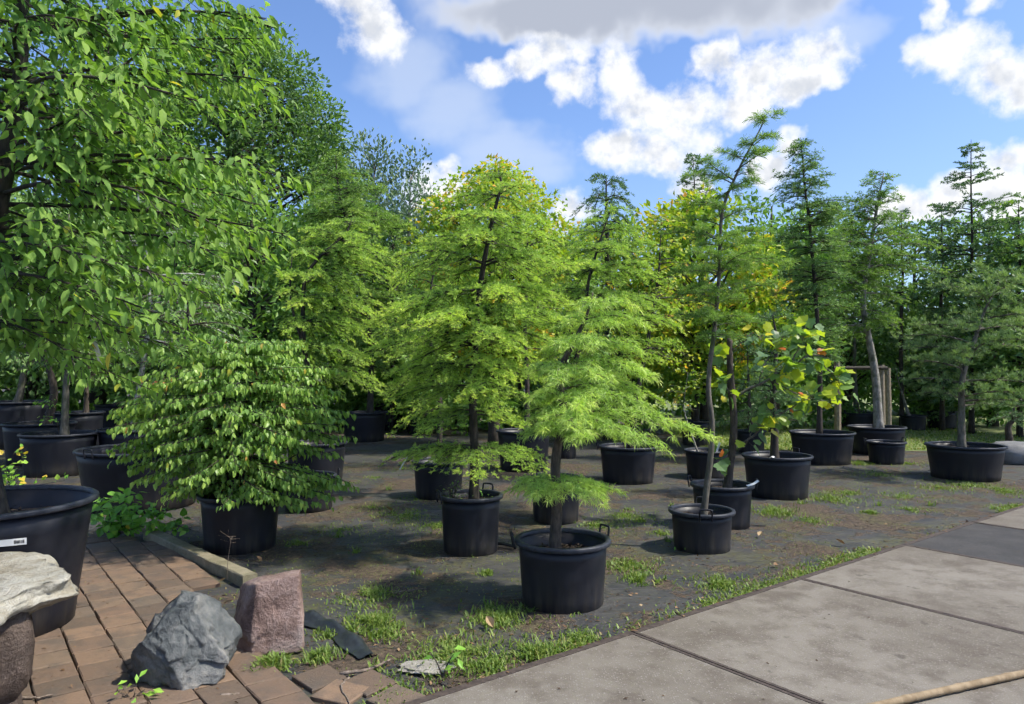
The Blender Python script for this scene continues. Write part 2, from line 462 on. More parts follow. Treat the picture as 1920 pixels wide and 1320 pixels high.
M['rock_blue'] = rockmat('blue grey rock', [(0.36, (0.03, 0.035, 0.037)), (0.46, (0.075, 0.083, 0.083)), (0.55, (0.14, 0.142, 0.135)), (0.66, (0.25, 0.23, 0.20))], 3.2, 1.0, (0.03, 0.03, 0.03), 0.5, (0.22, 0.21, 0.19))
M['rock_pink'] = rockmat('pink granite', [(0.36, (0.075, 0.045, 0.036)), (0.46, (0.19, 0.122, 0.10)), (0.56, (0.27, 0.195, 0.17)), (0.68, (0.36, 0.30, 0.27))], 4.5, 1.3, (0.10, 0.05, 0.045), 0.5)
M['rock_white'] = rockmat('pale lichen stone', [(0.3, (0.12, 0.09, 0.06)), (0.42, (0.24, 0.21, 0.15)), (0.55, (0.36, 0.34, 0.28)), (0.75, (0.46, 0.45, 0.40))], 5.0, 1.4, (0.05, 0.04, 0.03), 0.9)
M['rock_grey'] = rockmat('round grey stone', [(0.3, (0.10, 0.10, 0.10)), (0.6, (0.20, 0.20, 0.20)), (0.8, (0.28, 0.27, 0.26))], 3.0, 0.5)
M['driftwood'] = rockmat('gnarled driftwood', [(0.3, (0.02, 0.014, 0.011)), (0.45, (0.06, 0.042, 0.033)), (0.6, (0.12, 0.088, 0.07)), (0.75, (0.19, 0.15, 0.125))], 5.0, 1.5, (0.012, 0.008, 0.006), 0.9)
M['kerb'] = rockmat('mossy concrete', [(0.3, (0.10, 0.095, 0.05)), (0.5, (0.19, 0.17, 0.11)), (0.65, (0.27, 0.24, 0.17)), (0.8, (0.34, 0.31, 0.25))], 6.0, 0.6, (0.06, 0.07, 0.02), 0.5)
M['rubble'] = rockmat('crumbled mortar', [(0.3, (0.20, 0.18, 0.15)), (0.6, (0.34, 0.32, 0.28)), (0.8, (0.42, 0.40, 0.36))], 12.0, 0.9)


# ------------------------------------------------------------------ mesh helpers
def mesh_np(name, V, faces, mat, tint=None, smooth=False):
    V = np.asarray(V, dtype=np.float32)
    me = bpy.data.meshes.new(name)
    faces = [np.asarray(f, dtype=np.int32) for f in faces if len(f)]
    nl = sum(f.size for f in faces)
    npoly = sum(len(f) for f in faces)
    me.vertices.add(len(V))
    me.vertices.foreach_set('co', V.ravel())
    me.loops.add(nl)
    me.polygons.add(npoly)
    me.loops.foreach_set('vertex_index', np.concatenate([f.ravel() for f in faces]))
    tot = np.concatenate([np.full(len(f), f.shape[1], dtype=np.int32) for f in faces])
    st = np.concatenate([[0], np.cumsum(tot)[:-1]]).astype(np.int32)
    me.polygons.foreach_set('loop_start', st)
    me.polygons.foreach_set('use_smooth', np.full(npoly, bool(smooth)))
    if tint is not None:
        a = me.attributes.new('tint', 'FLOAT', 'POINT')
        a.data.foreach_set('value', np.clip(np.asarray(tint, dtype=np.float32), 0, 1))
    me.update(calc_edges=True)
    if mat is not None:
        me.materials.append(mat)
    return me


def link(name, me, parent=None, loc=(0, 0, 0)):
    o = bpy.data.objects.new(name, me)
    COL.objects.link(o)
    o.location = loc
    if parent is not None:
        o.parent = parent
    return o


def tag(o, label=None, cat=None, group=None, kind=None):
    if label: o['label'] = label
    if cat: o['category'] = cat
    if group: o['group'] = group
    if kind: o['kind'] = kind
    return o


class Geo:
    """collects arrays into one mesh"""
    def __init__(self):
        self.V, self.F, self.T, self.n = [], [], [], 0

    def add(self, V, faces, tint=None):
        V = np.asarray(V, dtype=np.float64).reshape(-1, 3)
        for f in faces:
            f = np.asarray(f, dtype=np.int64)
            if len(f):
                self.F.append(f + self.n)
        self.V.append(V)
        self.T.append(np.zeros(len(V)) if tint is None else np.broadcast_to(np.asarray(tint, float), (len(V),)))
        self.n += len(V)

    def mesh(self, name, mat, off=(0, 0, 0), smooth=False, tint=True):
        V = np.concatenate(self.V) - np.asarray(off)
        tri = [f for f in self.F if f.shape[1] == 3]
        qd = [f for f in self.F if f.shape[1] == 4]
        ot = [f for f in self.F if f.shape[1] > 4]
        fs = ([np.concatenate(tri)] if tri else []) + ([np.concatenate(qd)] if qd else []) + ot
        return mesh_np(name, V, fs, mat, np.concatenate(self.T) if tint else None, smooth)


def nrm(v):
    return v / np.maximum(np.linalg.norm(v, axis=-1, keepdims=True), 1e-9)


def tube(path, rad, sides=8, cap=True):
    path = np.asarray(path, float); n = len(path)
    rad = np.broadcast_to(np.asarray(rad, float), (n,))
    t = nrm(np.gradient(path, axis=0))
    ref = np.array([0.0, 0, 1]) if abs(t[:, 2]).mean() < 0.8 else np.array([1.0, 0, 0])
    u = nrm(np.cross(t, ref)); v = np.cross(t, u)
    a = np.linspace(0, 2 * np.pi, sides, endpoint=False)
    V = path[:, None] + rad[:, None, None] * (np.cos(a)[None, :, None] * u[:, None] + np.sin(a)[None, :, None] * v[:, None])
    i = np.arange(n - 1)[:, None] * sides; j = np.arange(sides)[None]; j2 = (j + 1) % sides
    Q = np.stack([i + j, i + j2, i + sides + j2, i + sides + j], -1).reshape(-1, 4)
    fs = [Q]
    if cap:
        fs.append(np.arange(sides)[None, ::-1]); fs.append((np.arange(sides) + (n - 1) * sides)[None])
    return V.reshape(-1, 3), fs


def spline(pts, n):
    """Catmull-Rom through the points"""
    p = np.asarray(pts, float)
    p = np.vstack([2 * p[0] - p[1], p, 2 * p[-1] - p[-2]])
    m = len(p) - 3
    out = []
    for x in np.linspace(0, m - 1e-6, n):
        i = int(x); t = x - i
        a, b, c, d = p[i], p[i + 1], p[i + 2], p[i + 3]
        out.append(0.5 * ((2 * b) + (c - a) * t + (2 * a - 5 * b + 4 * c - d) * t * t + (3 * b - a - 3 * c + d) * t ** 3))
    return np.array(out)


def sticks(A, B, ra, rb):
    """many thin 3-sided twigs"""
    A, B = np.asarray(A), np.asarray(B)
    n = len(A)
    t = nrm(B - A)
    ref = np.where(np.abs(t[:, 2:3]) < 0.8, np.array([[0, 0, 1.0]]), np.array([[1.0, 0, 0]]))
    u = nrm(np.cross(t, ref)); v = np.cross(t, u)
    ang = np.array([0, 2.094, 4.189])
    ring = np.cos(ang)[None, :, None] * u[:, None] + np.sin(ang)[None, :, None] * v[:, None]
    ra = np.broadcast_to(ra, (n,))[:, None, None]; rb = np.broadcast_to(rb, (n,))[:, None, None]
    V = np.concatenate([A[:, None] + ring * ra, B[:, None] + ring * rb], 1)
    k = np.arange(n)[:, None, None] * 6
    q = np.array([[0, 1, 4, 3], [1, 2, 5, 4], [2, 0, 3, 5]])[None]
    return V.reshape(-1, 3), [(k + q).reshape(-1, 4)]


def box(c, s):
    c = np.asarray(c, float); s = np.asarray(s, float) / 2
    V = np.array([[x, y, z] for z in (-1, 1) for y in (-1, 1) for x in (-1, 1)], float) * s + c
    Q = np.array([[0, 2, 3, 1], [4, 5, 7, 6], [0, 1, 5, 4], [2, 6, 7, 3], [0, 4, 6, 2], [1, 3, 7, 5]])
    return V, [Q]


def lathe(prof, sides=48):
    prof = np.asarray(prof, float); n = len(prof)
    a = np.linspace(0, 2 * np.pi, sides, endpoint=False)
    V = np.stack([prof[:, None, 0] * np.cos(a), prof[:, None, 0] * np.sin(a), np.broadcast_to(prof[:, None, 1], (n, sides))], -1)
    i = np.arange(n - 1)[:, None] * sides; j = np.arange(sides)[None]; j2 = (j + 1) % sides
    Q = np.stack([i + j, i + j2, i + sides + j2, i + sides + j], -1).reshape(-1, 4)
    return V.reshape(-1, 3), [Q]


def vnoise(p, seed=0):
    """smooth value noise in [-1,1], p (n,3)"""
    p = np.asarray(p, float)
    i = np.floor(p).astype(np.int64); f = p - i
    f = f * f * (3 - 2 * f)

    def h(a):
        x = (a[..., 0] * 374761393 + a[..., 1] * 668265263 + a[..., 2] * 2147483647 + seed * 974711) & 0xffffffff
        x = ((x ^ (x >> 13)) * 1274126177) & 0xffffffff
        x = x ^ (x >> 16)
        return (x & 0xffff) / 32767.5 - 1
    r = 0
    for dx in (0, 1):
        for dy in (0, 1):
            for dz in (0, 1):
                wgt = (f[..., 0] if dx else 1 - f[..., 0]) * (f[..., 1] if dy else 1 - f[..., 1]) * (f[..., 2] if dz else 1 - f[..., 2])
                r = r + wgt * h(i + np.array([dx, dy, dz]))
    return r


def fbm(p, oct=4, seed=0):
    p = np.asarray(p, float); r = 0; a = 1.0
    for k in range(oct):
        r = r + a * vnoise(p * 2 ** k, seed + k); a *= 0.5
    return r


# ------------------------------------------------------------------ leaves
def leaf_template(width=0.45, droop=0.18, fold=0.08, rows=3, point=1.0):
    """leaf along +Y, length 1, normal +Z; folded along the midrib"""
    ys = np.linspace(0, 1, rows + 2)
    V = [(0, 0, 0)]
    for y in ys[1:-1]:
        ww = width * 0.5 * (math.sin(math.pi * y ** (0.75 * point))) ** 0.8
        z = -droop * y * y
        V += [(-ww, y, z + fold * ww * 2), (0, y, z), (ww, y, z + fold * ww * 2)]
    V.append((0, 1, -droop))
    T, Q = [(0, 2, 1), (0, 3, 2)], []
    for k in range(rows - 1):
        b = 1 + 3 * k
        Q += [(b, b + 1, b + 4, b + 3), (b + 1, b + 2, b + 5, b + 4)]
    b = 1 + 3 * (rows - 1); tip = len(V) - 1
    T += [(b, b + 1, tip), (b + 1, b + 2, tip)]
    return np.array(V, float), [np.array(T)] + ([np.array(Q)] if Q else [])


def tulip_template():
    pts = [(0, 0), (0.30, 0.05), (0.52, 0.28), (0.40, 0.46), (0.50, 0.72), (0.28, 0.78), (0.0, 1.0), (-0.28, 0.78), (-0.50, 0.72), (-0.40, 0.46), (-0.52, 0.28), (-0.30, 0.05)]
    V = [(x, y, 0.20 * abs(x) - 0.15 * y * y) for x, y in pts] + [(0, 0.45, -0.03)]
    c = len(V) - 1
    T = [(c, i, (i + 1) % 12) for i in range(12)]
    return np.array(V, float), [np.array(T)]


LEAF_BIG = leaf_template(0.42, 0.24, 0.10, 3)
LEAF_SIMPLE = leaf_template(0.48, 0.2, 0.10, 1)
LEAF_KOUSA = leaf_template(0.56, 0.30, 0.16, 2)
LEAF_FAR = (np.array([(0, 0, 0), (.26, .45, .06), (0, 1, -.15), (-.26, .45, .06)], float), [np.array([(0, 1, 2, 3)])])
LEAF_ROUND = leaf_template(0.85, 0.15, 0.10, 3, 0.9)
LEAF_TULIP = tulip_template()
LEAF_MAPLE = (np.array([(0, 0, 0), (.5, .35, .05), (.22, .5, 0), (0, 1, -.15), (-.22, .5, 0), (-.5, .35, .05)], float), [np.array([(0, 1, 2), (0, 2, 4), (0, 4, 5), (2, 3, 4)])])


def frames(axis, normal):
    y = nrm(axis)
    x = nrm(np.cross(y, normal))
    z = np.cross(x, y)
    return np.stack([x, y, z], -1)            # columns


def put(geo, tmpl, pos, rot, size, tint):
    V, fs = tmpl
    n = len(pos)
    if n == 0:
        return
    W = pos[:, None] + np.einsum('nij,kj->nki', rot, V) * size[:, None, None]
    k = len(V)
    off = np.arange(n)[:, None, None] * k
    geo.add(W.reshape(-1, 3), [(off + f[None]).reshape(-1, f.shape[1]) for f in fs], np.repeat(tint, k))


def needles(geo, pos, axis, tint, k, length, width, sag=0.25, upw=0.9, spread=(0.6, 1.35), r=None):
    """rosettes of flat needles"""
    r = r or rng
    n = len(pos)
    if n == 0:
        return
    nn = nrm(np.array([0, 0, upw]) + axis * 0.55 + r.normal(0, 0.28, (n, 3)))
    ref = nrm(r.normal(0, 1, (n, 3)))
    t1 = nrm(np.cross(nn, ref)); t2 = np.cross(nn, t1)
    ph = r.uniform(0, 2 * np.pi, (n, k)); th = r.uniform(spread[0], spread[1], (n, k))
    d = nn[:, None] * np.cos(th)[..., None] + np.sin(th)[..., None] * (np.cos(ph)[..., None] * t1[:, None] + np.sin(ph)[..., None] * t2[:, None])
    d[..., 2] -= sag * 0.4
    d = nrm(d).reshape(-1, 3)
    L = (length * r.uniform(0.65, 1.15, (n, k))).ravel()
    b = np.repeat(pos, k, 0)
    side = nrm(np.cross(d, r.normal(0, 1, d.shape))) * (width * 0.5)
    mid = b + d * (L * 0.5)[:, None]
    tip = b + d * L[:, None]
    tip[:, 2] -= sag * L * 0.6
    V = np.stack([b, mid - side, tip, mid + side], 1).reshape(-1, 3)
    m = len(d)
    F = np.arange(m * 4).reshape(m, 4)
    tt = np.repeat(np.clip(tint[:, None] + r.normal(0, 0.08, (n, k)), 0, 1).ravel(), 4)
    geo.add(V, [F], tt)


def needles_along(geo, A, B, tint, per_m, length, width, r=None):
    """needles set round a shoot (spruce, fir)"""
    r = r or rng
    ln = np.linalg.norm(B - A, axis=1)
    cnt = np.maximum(2, (ln * per_m).astype(int))
    idx = np.repeat(np.arange(len(A)), cnt)
    t = r.uniform(0.02, 1.02, len(idx))
    ax = nrm(B - A)[idx]
    b = A[idx] + (B - A)[idx] * t[:, None]
    d = nrm(np.cross(ax, r.normal(0, 1, ax.shape)))
    d = nrm(d * np.array([1, 1, 0.55]) + ax * 0.75 + np.array([0, 0, 0.18]))
    L = length * r.uniform(0.7, 1.15, len(idx))
    side = nrm(np.cross(d, r.normal(0, 1, d.shape))) * width * 0.5
    V = np.stack([b, b + d * (L * .5)[:, None] - side, b + d * L[:, None], b + d * (L * .5)[:, None] + side], 1).reshape(-1, 3)
    F = np.arange(len(idx) * 4).reshape(-1, 4)
    tt = np.repeat(np.clip(tint[idx] + r.normal(0, 0.1, len(idx)), 0, 1), 4)
    geo.add(V, [F], tt)


# ------------------------------------------------------------------ ground, lawn
def gheight(x, y):
    p = np.stack([x * 1.1, y * 1.1, np.zeros_like(x)], -1)
    p2 = np.stack([x * 3.5, y * 5.0, np.zeros_like(x) + 3], -1)
    fall = np.clip((13 - y) / 4, 0, 1)
    return (0.010 * fbm(p, 3, 5) + 0.006 * fbm(p2, 3, 9)) * fall - 0.010 * fall


xs = np.concatenate([[-400, -120, -45, -24, -16], np.arange(-11, 11.01, 0.085), [16, 24, 45, 120, 400]])
ys = np.concatenate([[-60, -20, -6, -2, 0.6], np.arange(1.8, 14.01, 0.085), [16, 20, 28, 45, 90, 200, 600, 1500]])
XX, YY = np.meshgrid(xs, ys)
ZZ = gheight(XX, YY)
V = np.stack([XX, YY, ZZ], -1).reshape(-1, 3)
nx, ny = len(xs), len(ys)
i = np.arange(ny - 1)[:, None] * nx; j = np.arange(nx - 1)[None]
Q = np.stack([i + j, i + j + 1, i + nx + j + 1, i + nx + j], -1).reshape(-1, 4)
ground = tag(link('ground', mesh_np('ground', V, [Q], M['ground'], smooth=True)), kind='structure')

LX, LY = np.meshgrid(np.linspace(4.2, 30, 12), np.linspace(15.3, 60, 12))
LX = LX + (LY - 15) * 0.0
V = np.stack([LX, LY + (LX < 5) * 0.6, np.full_like(LX, 0.006)], -1).reshape(-1, 3)
i = np.arange(11)[:, None] * 12; j = np.arange(11)[None]
Q = np.stack([i + j, i + j + 1, i + 13 + j, i + 12 + j], -1).reshape(-1, 4)
tag(link('lawn', mesh_np('lawn', V, [Q], M['lawn'])), kind='structure')

# ------------------------------------------------------------------ concrete slab pavement
E0 = np.array(G(1180, 1192, 0.0))[:2]
E1 = np.array(G(1690, 1026, 0.0))[:2]
U = (E1 - E0) / np.linalg.norm(E1 - E0)           # along the pavement edge, away
W_ = np.array([U[1], -U[0]])                       # into the pavement
LEN = 1.86
OFFS = [float(np.dot(np.array(G(a, b))[:2] - E0, U)) for a, b in ((1180, 1192), (1490, 1089), (1690, 1026), (1830, 985))]
cuts = [OFFS[0] - 2 * LEN, OFFS[0] - LEN] + OFFS + [OFFS[3] + 1.8, OFFS[3] + 3.6, OFFS[3] + 5.4, OFFS[3] + 7.2]
yard = link('pavement', None)
yard.empty_display_size = 0.2
tag(yard, kind='structure')
rotU = math.atan2(U[1], U[0])
TOP = 0.03


def slab_mesh(lu, lw, mat, wo):
    g = Geo()
    a, b = lu / 2 - 0.0275, lw / 2 - 0.0275
    b2 = lw / 2 - wo - .0045
    V = np.array([(-a, -b, -.12), (a, -b, -.12), (a, b2, -.12), (-a, b2, -.12), (-a, -b, 0), (a, -b, 0), (a, b2, 0), (-a, b2, 0)], float)
    g.add(V, [np.array([[0, 3, 2, 1], [4, 5, 6, 7], [0, 1, 5, 4], [1, 2, 6, 5], [2, 3, 7, 6], [3, 0, 4, 7]])])
    return g.mesh('slab', mat, tint=False)


def frame_mesh(lu, lw, wo):
    g = Geo()
    a, b = lu / 2 - 0.004, lw / 2 - 0.004
    t = 0.023
    # four mitred bars, the outer one broad
    o = [(-a, -b), (a, -b), (a, b), (-a, b)]
    n = [(-a + t, -b + t), (a - t, -b + t), (a - t, b - wo), (-a + t, b - wo)]
    for k in range(4):
        k2 = (k + 1) % 4
        pts = [o[k], o[k2], n[k2], n[k]]
        V = [(x, y, -.12) for x, y in pts] + [(x, y, 0.003) for x, y in pts]
        g.add(V, [np.array([[0, 3, 2, 1], [4, 5, 6, 7], [0, 1, 5, 4], [2, 3, 7, 6]])])
    return g.mesh('steel_edge', M['steel'], tint=False)


for k in range(len(cuts) - 1):
    lu = cuts[k + 1] - cuts[k]
    for c in range(4):
        lw = 2.0
        ctr = E0 + U * (cuts[k] + lu / 2) + W_ * (c * 2.0 + 1.0)
        if ctr[1] < -1.5:
            continue
        dark = (k == 4 and c <= 1)
        s = link('slab', slab_mesh(lu, lw, M['slab_dark' if dark else 'slab'], .05 if c == 0 else .023), yard, (ctr[0], ctr[1], TOP + random.uniform(-.002, .002)))
        s.rotation_euler[2] = rotU
        f = link('steel_edge', frame_mesh(lu, lw, .05 if c == 0 else .023), s)

# ------------------------------------------------------------------ paver path
path = link('paver_path', None)
path.empty_display_size = 0.2
tag(path, kind='structure')
PU, PW = 0.225, 0.238
PORG = np.array(G(55, 1270, 0.02))[:2]


def paver_mesh(lu, lw, seed):
    r = np.random.default_rng(seed)
    a, b, c = lu / 2 - 0.004, lw / 2 - 0.004, 0.007
    jit = lambda: r.uniform(-.003, .003)
    ring = [(-a, -b), (a, -b), (a, b), (-a, b)]
    V = []
    for (x, y) in ring: V.append((x, y, -0.05))
    for (x, y) in ring: V.append((x + jit(), y + jit(), -0.006 + jit()))
    for (x, y) in ring: V.append((x - math.copysign(c, x) + jit(), y - math.copysign(c, y) + jit(), jit() * .6))
    V.append((0, 0, 0.003))
    F = [[k, (k + 1) % 4, 4 + (k + 1) % 4, 4 + k] for k in range(4)] + [[4 + k, 4 + (k + 1) % 4, 8 + (k + 1) % 4, 8 + k] for k in range(4)]
    T = [[8 + k, 8 + (k + 1) % 4, 12] for k in range(4)]
    return mesh_np('paver', V, [np.array(T), np.array(F)], M['paver'])


PAVM = [paver_mesh(PU, PW, s) for s in range(8)]
KA, KB = np.array(G(280, 1008))[:2], np.array(G(466, 1096))[:2]
kdir = (KB - KA) / np.linalg.norm(KB - KA)


def in_path(p):
    px = p
    # left of the kerb line, in front of the planting, bounded at the right by the broken end
    side = (KB[0] - KA[0]) * (px[1] - KA[1]) - (KB[1] - KA[1]) * (px[0] - KA[0])
    if side > -0.11 and px[1] > KB[1] - 0.35:
        return False
    if px[1] > KA[1] - 0.06 or px[0] < -4.3 or px[1] < 2.2:
        return False
    qx = CX + F_PX * px[0] / px[1]; qy = HOR + F_PX * H / px[1]
    return qx < 455 + (qy - 1180) * 0.75


pcount = 0
for a in range(-16, 26):
    for b in range(-22, 22):
        c = PORG + U * ((a + 0.5) * PU) + W_ * ((b + (0.5 if a % 2 else 0.0)) * PW)
        if not in_path(c):
            continue
        o = link('paver', PAVM[random.randrange(8)], path, (c[0], c[1], 0.02 + random.uniform(-.004, .004)))
        o.rotation_euler = (random.gauss(0, .012), random.gauss(0, .012), rotU + random.gauss(0, .012) + random.choice((0, math.pi)))
        pcount += 1
for (px, py, rz) in ((692, 1282, .2), (640, 1300, .5), (600, 1272, 0.1), (745, 1312, .3)):
    c = G(px, py)
    o = link('paver', PAVM[random.randrange(8)], path, (c.x, c.y, 0.012))
    o.rotation_euler = (.03, -.02, rotU + rz)

# kerb stone along the path
g = Geo()
kl = np.linalg.norm(KB - KA) + 0.03
n = 26
xs_ = np.linspace(0, kl, n)
prof = [(-.06, -.08), (-.06, .078), (-.054, .085), (.054, .085), (.06, .078), (.06, -.08)]
V = []
for x in xs_:
    for (y, z) in prof:
        V.append((x, y + random.gauss(0, .0015), z + (random.gauss(0, .002) if z > 0 else 0)))
V = np.array(V)
m = len(prof)
i = np.arange(n - 1)[:, None] * m; j = np.arange(m)[None]
Q = np.stack([i + j, i + m + j, i + m + (j + 1) % m, i + (j + 1) % m], -1).reshape(-1, 4)
g.add(V, [Q, np.arange(m)[None], (np.arange(m) + (n - 1) * m)[None, ::-1]])
kb = link('edging_kerb', g.mesh('edging_kerb', M['kerb'], tint=False), None, (KA[0], KA[1], 0))
kb.rotation_euler[2] = math.atan2(kdir[1], kdir[0])
tag(kb, 'mossy concrete edging kerb lying along the brick-coloured pavers', 'kerb')


# ------------------------------------------------------------------ rocks
def ico(sub):
    import bmesh
    bm = bmesh.new()
    bmesh.ops.create_icosphere(bm, subdivisions=sub, radius=1.0)
    V = np.array([v.co[:] for v in bm.verts]); F = np.array([[v.index for v in f.verts] for f in bm.faces])
    bm.free()
    return V, F


def rock(name, label, cat, mat, loc, size, planes, seed, rough=0.05, rz=0.0, sub=6, chip=1.0):
    V, F = ico(sub)
    V = V * 1.3
    for (nx_, ny_, nz_, d) in planes:
        nn = np.array([nx_, ny_, nz_], float); nn /= np.linalg.norm(nn)
        ex = V @ nn - d
        V = V - np.maximum(ex, 0)[:, None] * nn * 0.97
    rs_ = np.random.default_rng(seed)
    for nsite, amp in ((14, .16), (60, .085), (240, .035)):
        S = nrm(rs_.normal(0, 1, (nsite, 3))) * rs_.uniform(.5, 1.1, (nsite, 1))
        Nn = nrm(rs_.normal(0, 1, (nsite, 3)) + nrm(S) * 1.2)
        near = np.argmin(((V[:, None] - S[None]) ** 2).sum(-1), 1)
        V = V - nrm(V) * (amp * chip * np.clip(((V - S[near]) * Nn[near]).sum(-1) + .15, -.4, .8))[:, None]
    dn = nrm(V)
    rid = 1 - np.abs(fbm(V * 2.2 + seed, 4, seed))
    V = V + dn * (rough * fbm(V * 1.7 + seed * 3, 5, seed) + rough * 0.55 * rid)[:, None] + dn * (rough * 0.35 * np.sign(vnoise(V * np.array([3.0, 3.0, 7.0]) + seed, seed + 9)) * np.abs(vnoise(V * 5, seed)))[:, None]
    V = V * np.asarray(size)
    V[:, 2] -= V[:, 2].min() + 0.012
    o = link(name, mesh_np(name, V, [F], mat, smooth=True), None, loc)
    o.rotation_euler[2] = rz
    return tag(o, label, cat)


b = G(343, 1268, 0.02)
rock('boulder', 'rugged blue-grey boulder with pointed top on the pavers', 'rock', M['rock_blue'], (b.x, b.y + .05, 0.02), (0.295, 0.25, 0.275),
     [(0, 0, -1, .62), (-.75, -.2, .62, .66), (.8, -.1, .55, .62), (.1, -.8, .5, .68), (.2, .9, .4, .7), (-.9, .3, -.1, .86), (.95, .1, -.3, .86), (.35, -.85, .25, .74), (-.45, -.85, -.1, .8), (-.1, -.4, .95, .80), (.1, .2, 1, .9)], 4, 0.07, 0.1)
b = G(500, 1222, 0.0)
rock('granite_block', 'pinkish granite block with flat split face behind the blue-grey boulder', 'rock', M['rock_pink'], (b.x, b.y + .1, 0.0), (0.24, 0.20, 0.255),
     [(0, 0, -1, .8), (.12, -.97, .18, .62), (-.93, -.3, .30, .70), (.98, .05, .06, .72), (.1, 1, .05, .62), (-.12, .1, 1, .84), (-.7, -.6, .15, .74), (-.45, 0, .9, .88)], 9, 0.03, 0.2, chip=.45, sub=5)
b = G(1905, 868)
rock('boulder', 'smooth rounded grey boulder on the ground beside the twisted trunk', 'rock', M['rock_grey'], (b.x, b.y, 0), (0.36, 0.30, 0.24), [(0, 0, -1, .7), (0, 0, 1, .9)], 2, 0.03, 0, 4, chip=.2)

# pale stone slab on a driftwood stump
b = Vector((-2.80, 3.50, 0.565))
V, F = ico(5)
V = V * 1.25
for (a_, b_, c_, d_) in ((0, 0, 1, .42), (0, 0, -1, .62), (.75, -.5, -.8, .78), (.9, .5, .2, .98), (0, -.9, -.6, .86), (.95, -.35, .1, .95)):
    nn = np.array([a_, b_, c_], float); nn /= np.linalg.norm(nn)
    V = V - np.maximum(V @ nn - d_, 0)[:, None] * nn * .97
V = V + nrm(V) * (0.12 * fbm(V * 1.5 + 5, 6, 3) + .035 * np.abs(fbm(V * 6, 4, 8)))[:, None] + np.array([0, 0, 1.0]) * (.09 * fbm(V * 4 + 2, 5, 6))[:, None]
dip = np.exp(-((V[:, 0] + .15) ** 2 + (V[:, 1] - .25) ** 2) / .25) * (V[:, 2] > .15)
V[:, 2] -= .22 * dip
V = V * np.array([.56, .50, .17])
so = link('stone_basin', mesh_np('stone_basin', V, [F], M['rock_white'], smooth=True), None, tuple(b))
so.rotation_euler = (R_(3), R_(-4), .2)
tag(so, 'pale lichen-covered stone slab with hollow top on a driftwood stump', 'stone')
g = Geo()
base = P(-22, 1250, 3.45)
zt = b.z - 0.05
pth = spline([(base.x, base.y, -.01), (base.x - .02, base.y + .02, .14), (base.x + .03, base.y, .28), (base.x - .01, base.y + .02, zt)], 30)
V, fs = tube(pth, np.interp(np.linspace(0, 1, 30), [0, .15, .4, .7, .9, 1], [.17, .135, .12, .14, .155, .14]), 40)
ang = np.arctan2(V[:, 1] - base.y, V[:, 0] - base.x)
ctr = np.array([base.x, base.y])
k = 1 + 0.22 * fbm(np.stack([np.cos(ang) * 3, np.sin(ang) * 3, V[:, 2] * 2.5], -1), 5, 2)
V[:, :2] = ctr + (V[:, :2] - ctr) * k[:, None]
g.add(V, fs)
st = link('driftwood_stump', g.mesh('driftwood_stump', M['driftwood'], (base.x, base.y, 0), tint=False, smooth=True), None, (base.x, base.y, 0.012))
tag(st, 'gnarled reddish-brown driftwood stump carrying the pale stone slab', 'stump')

# ------------------------------------------------------------------ pots
POT = {}
POTG = 'black plastic nursery pots'


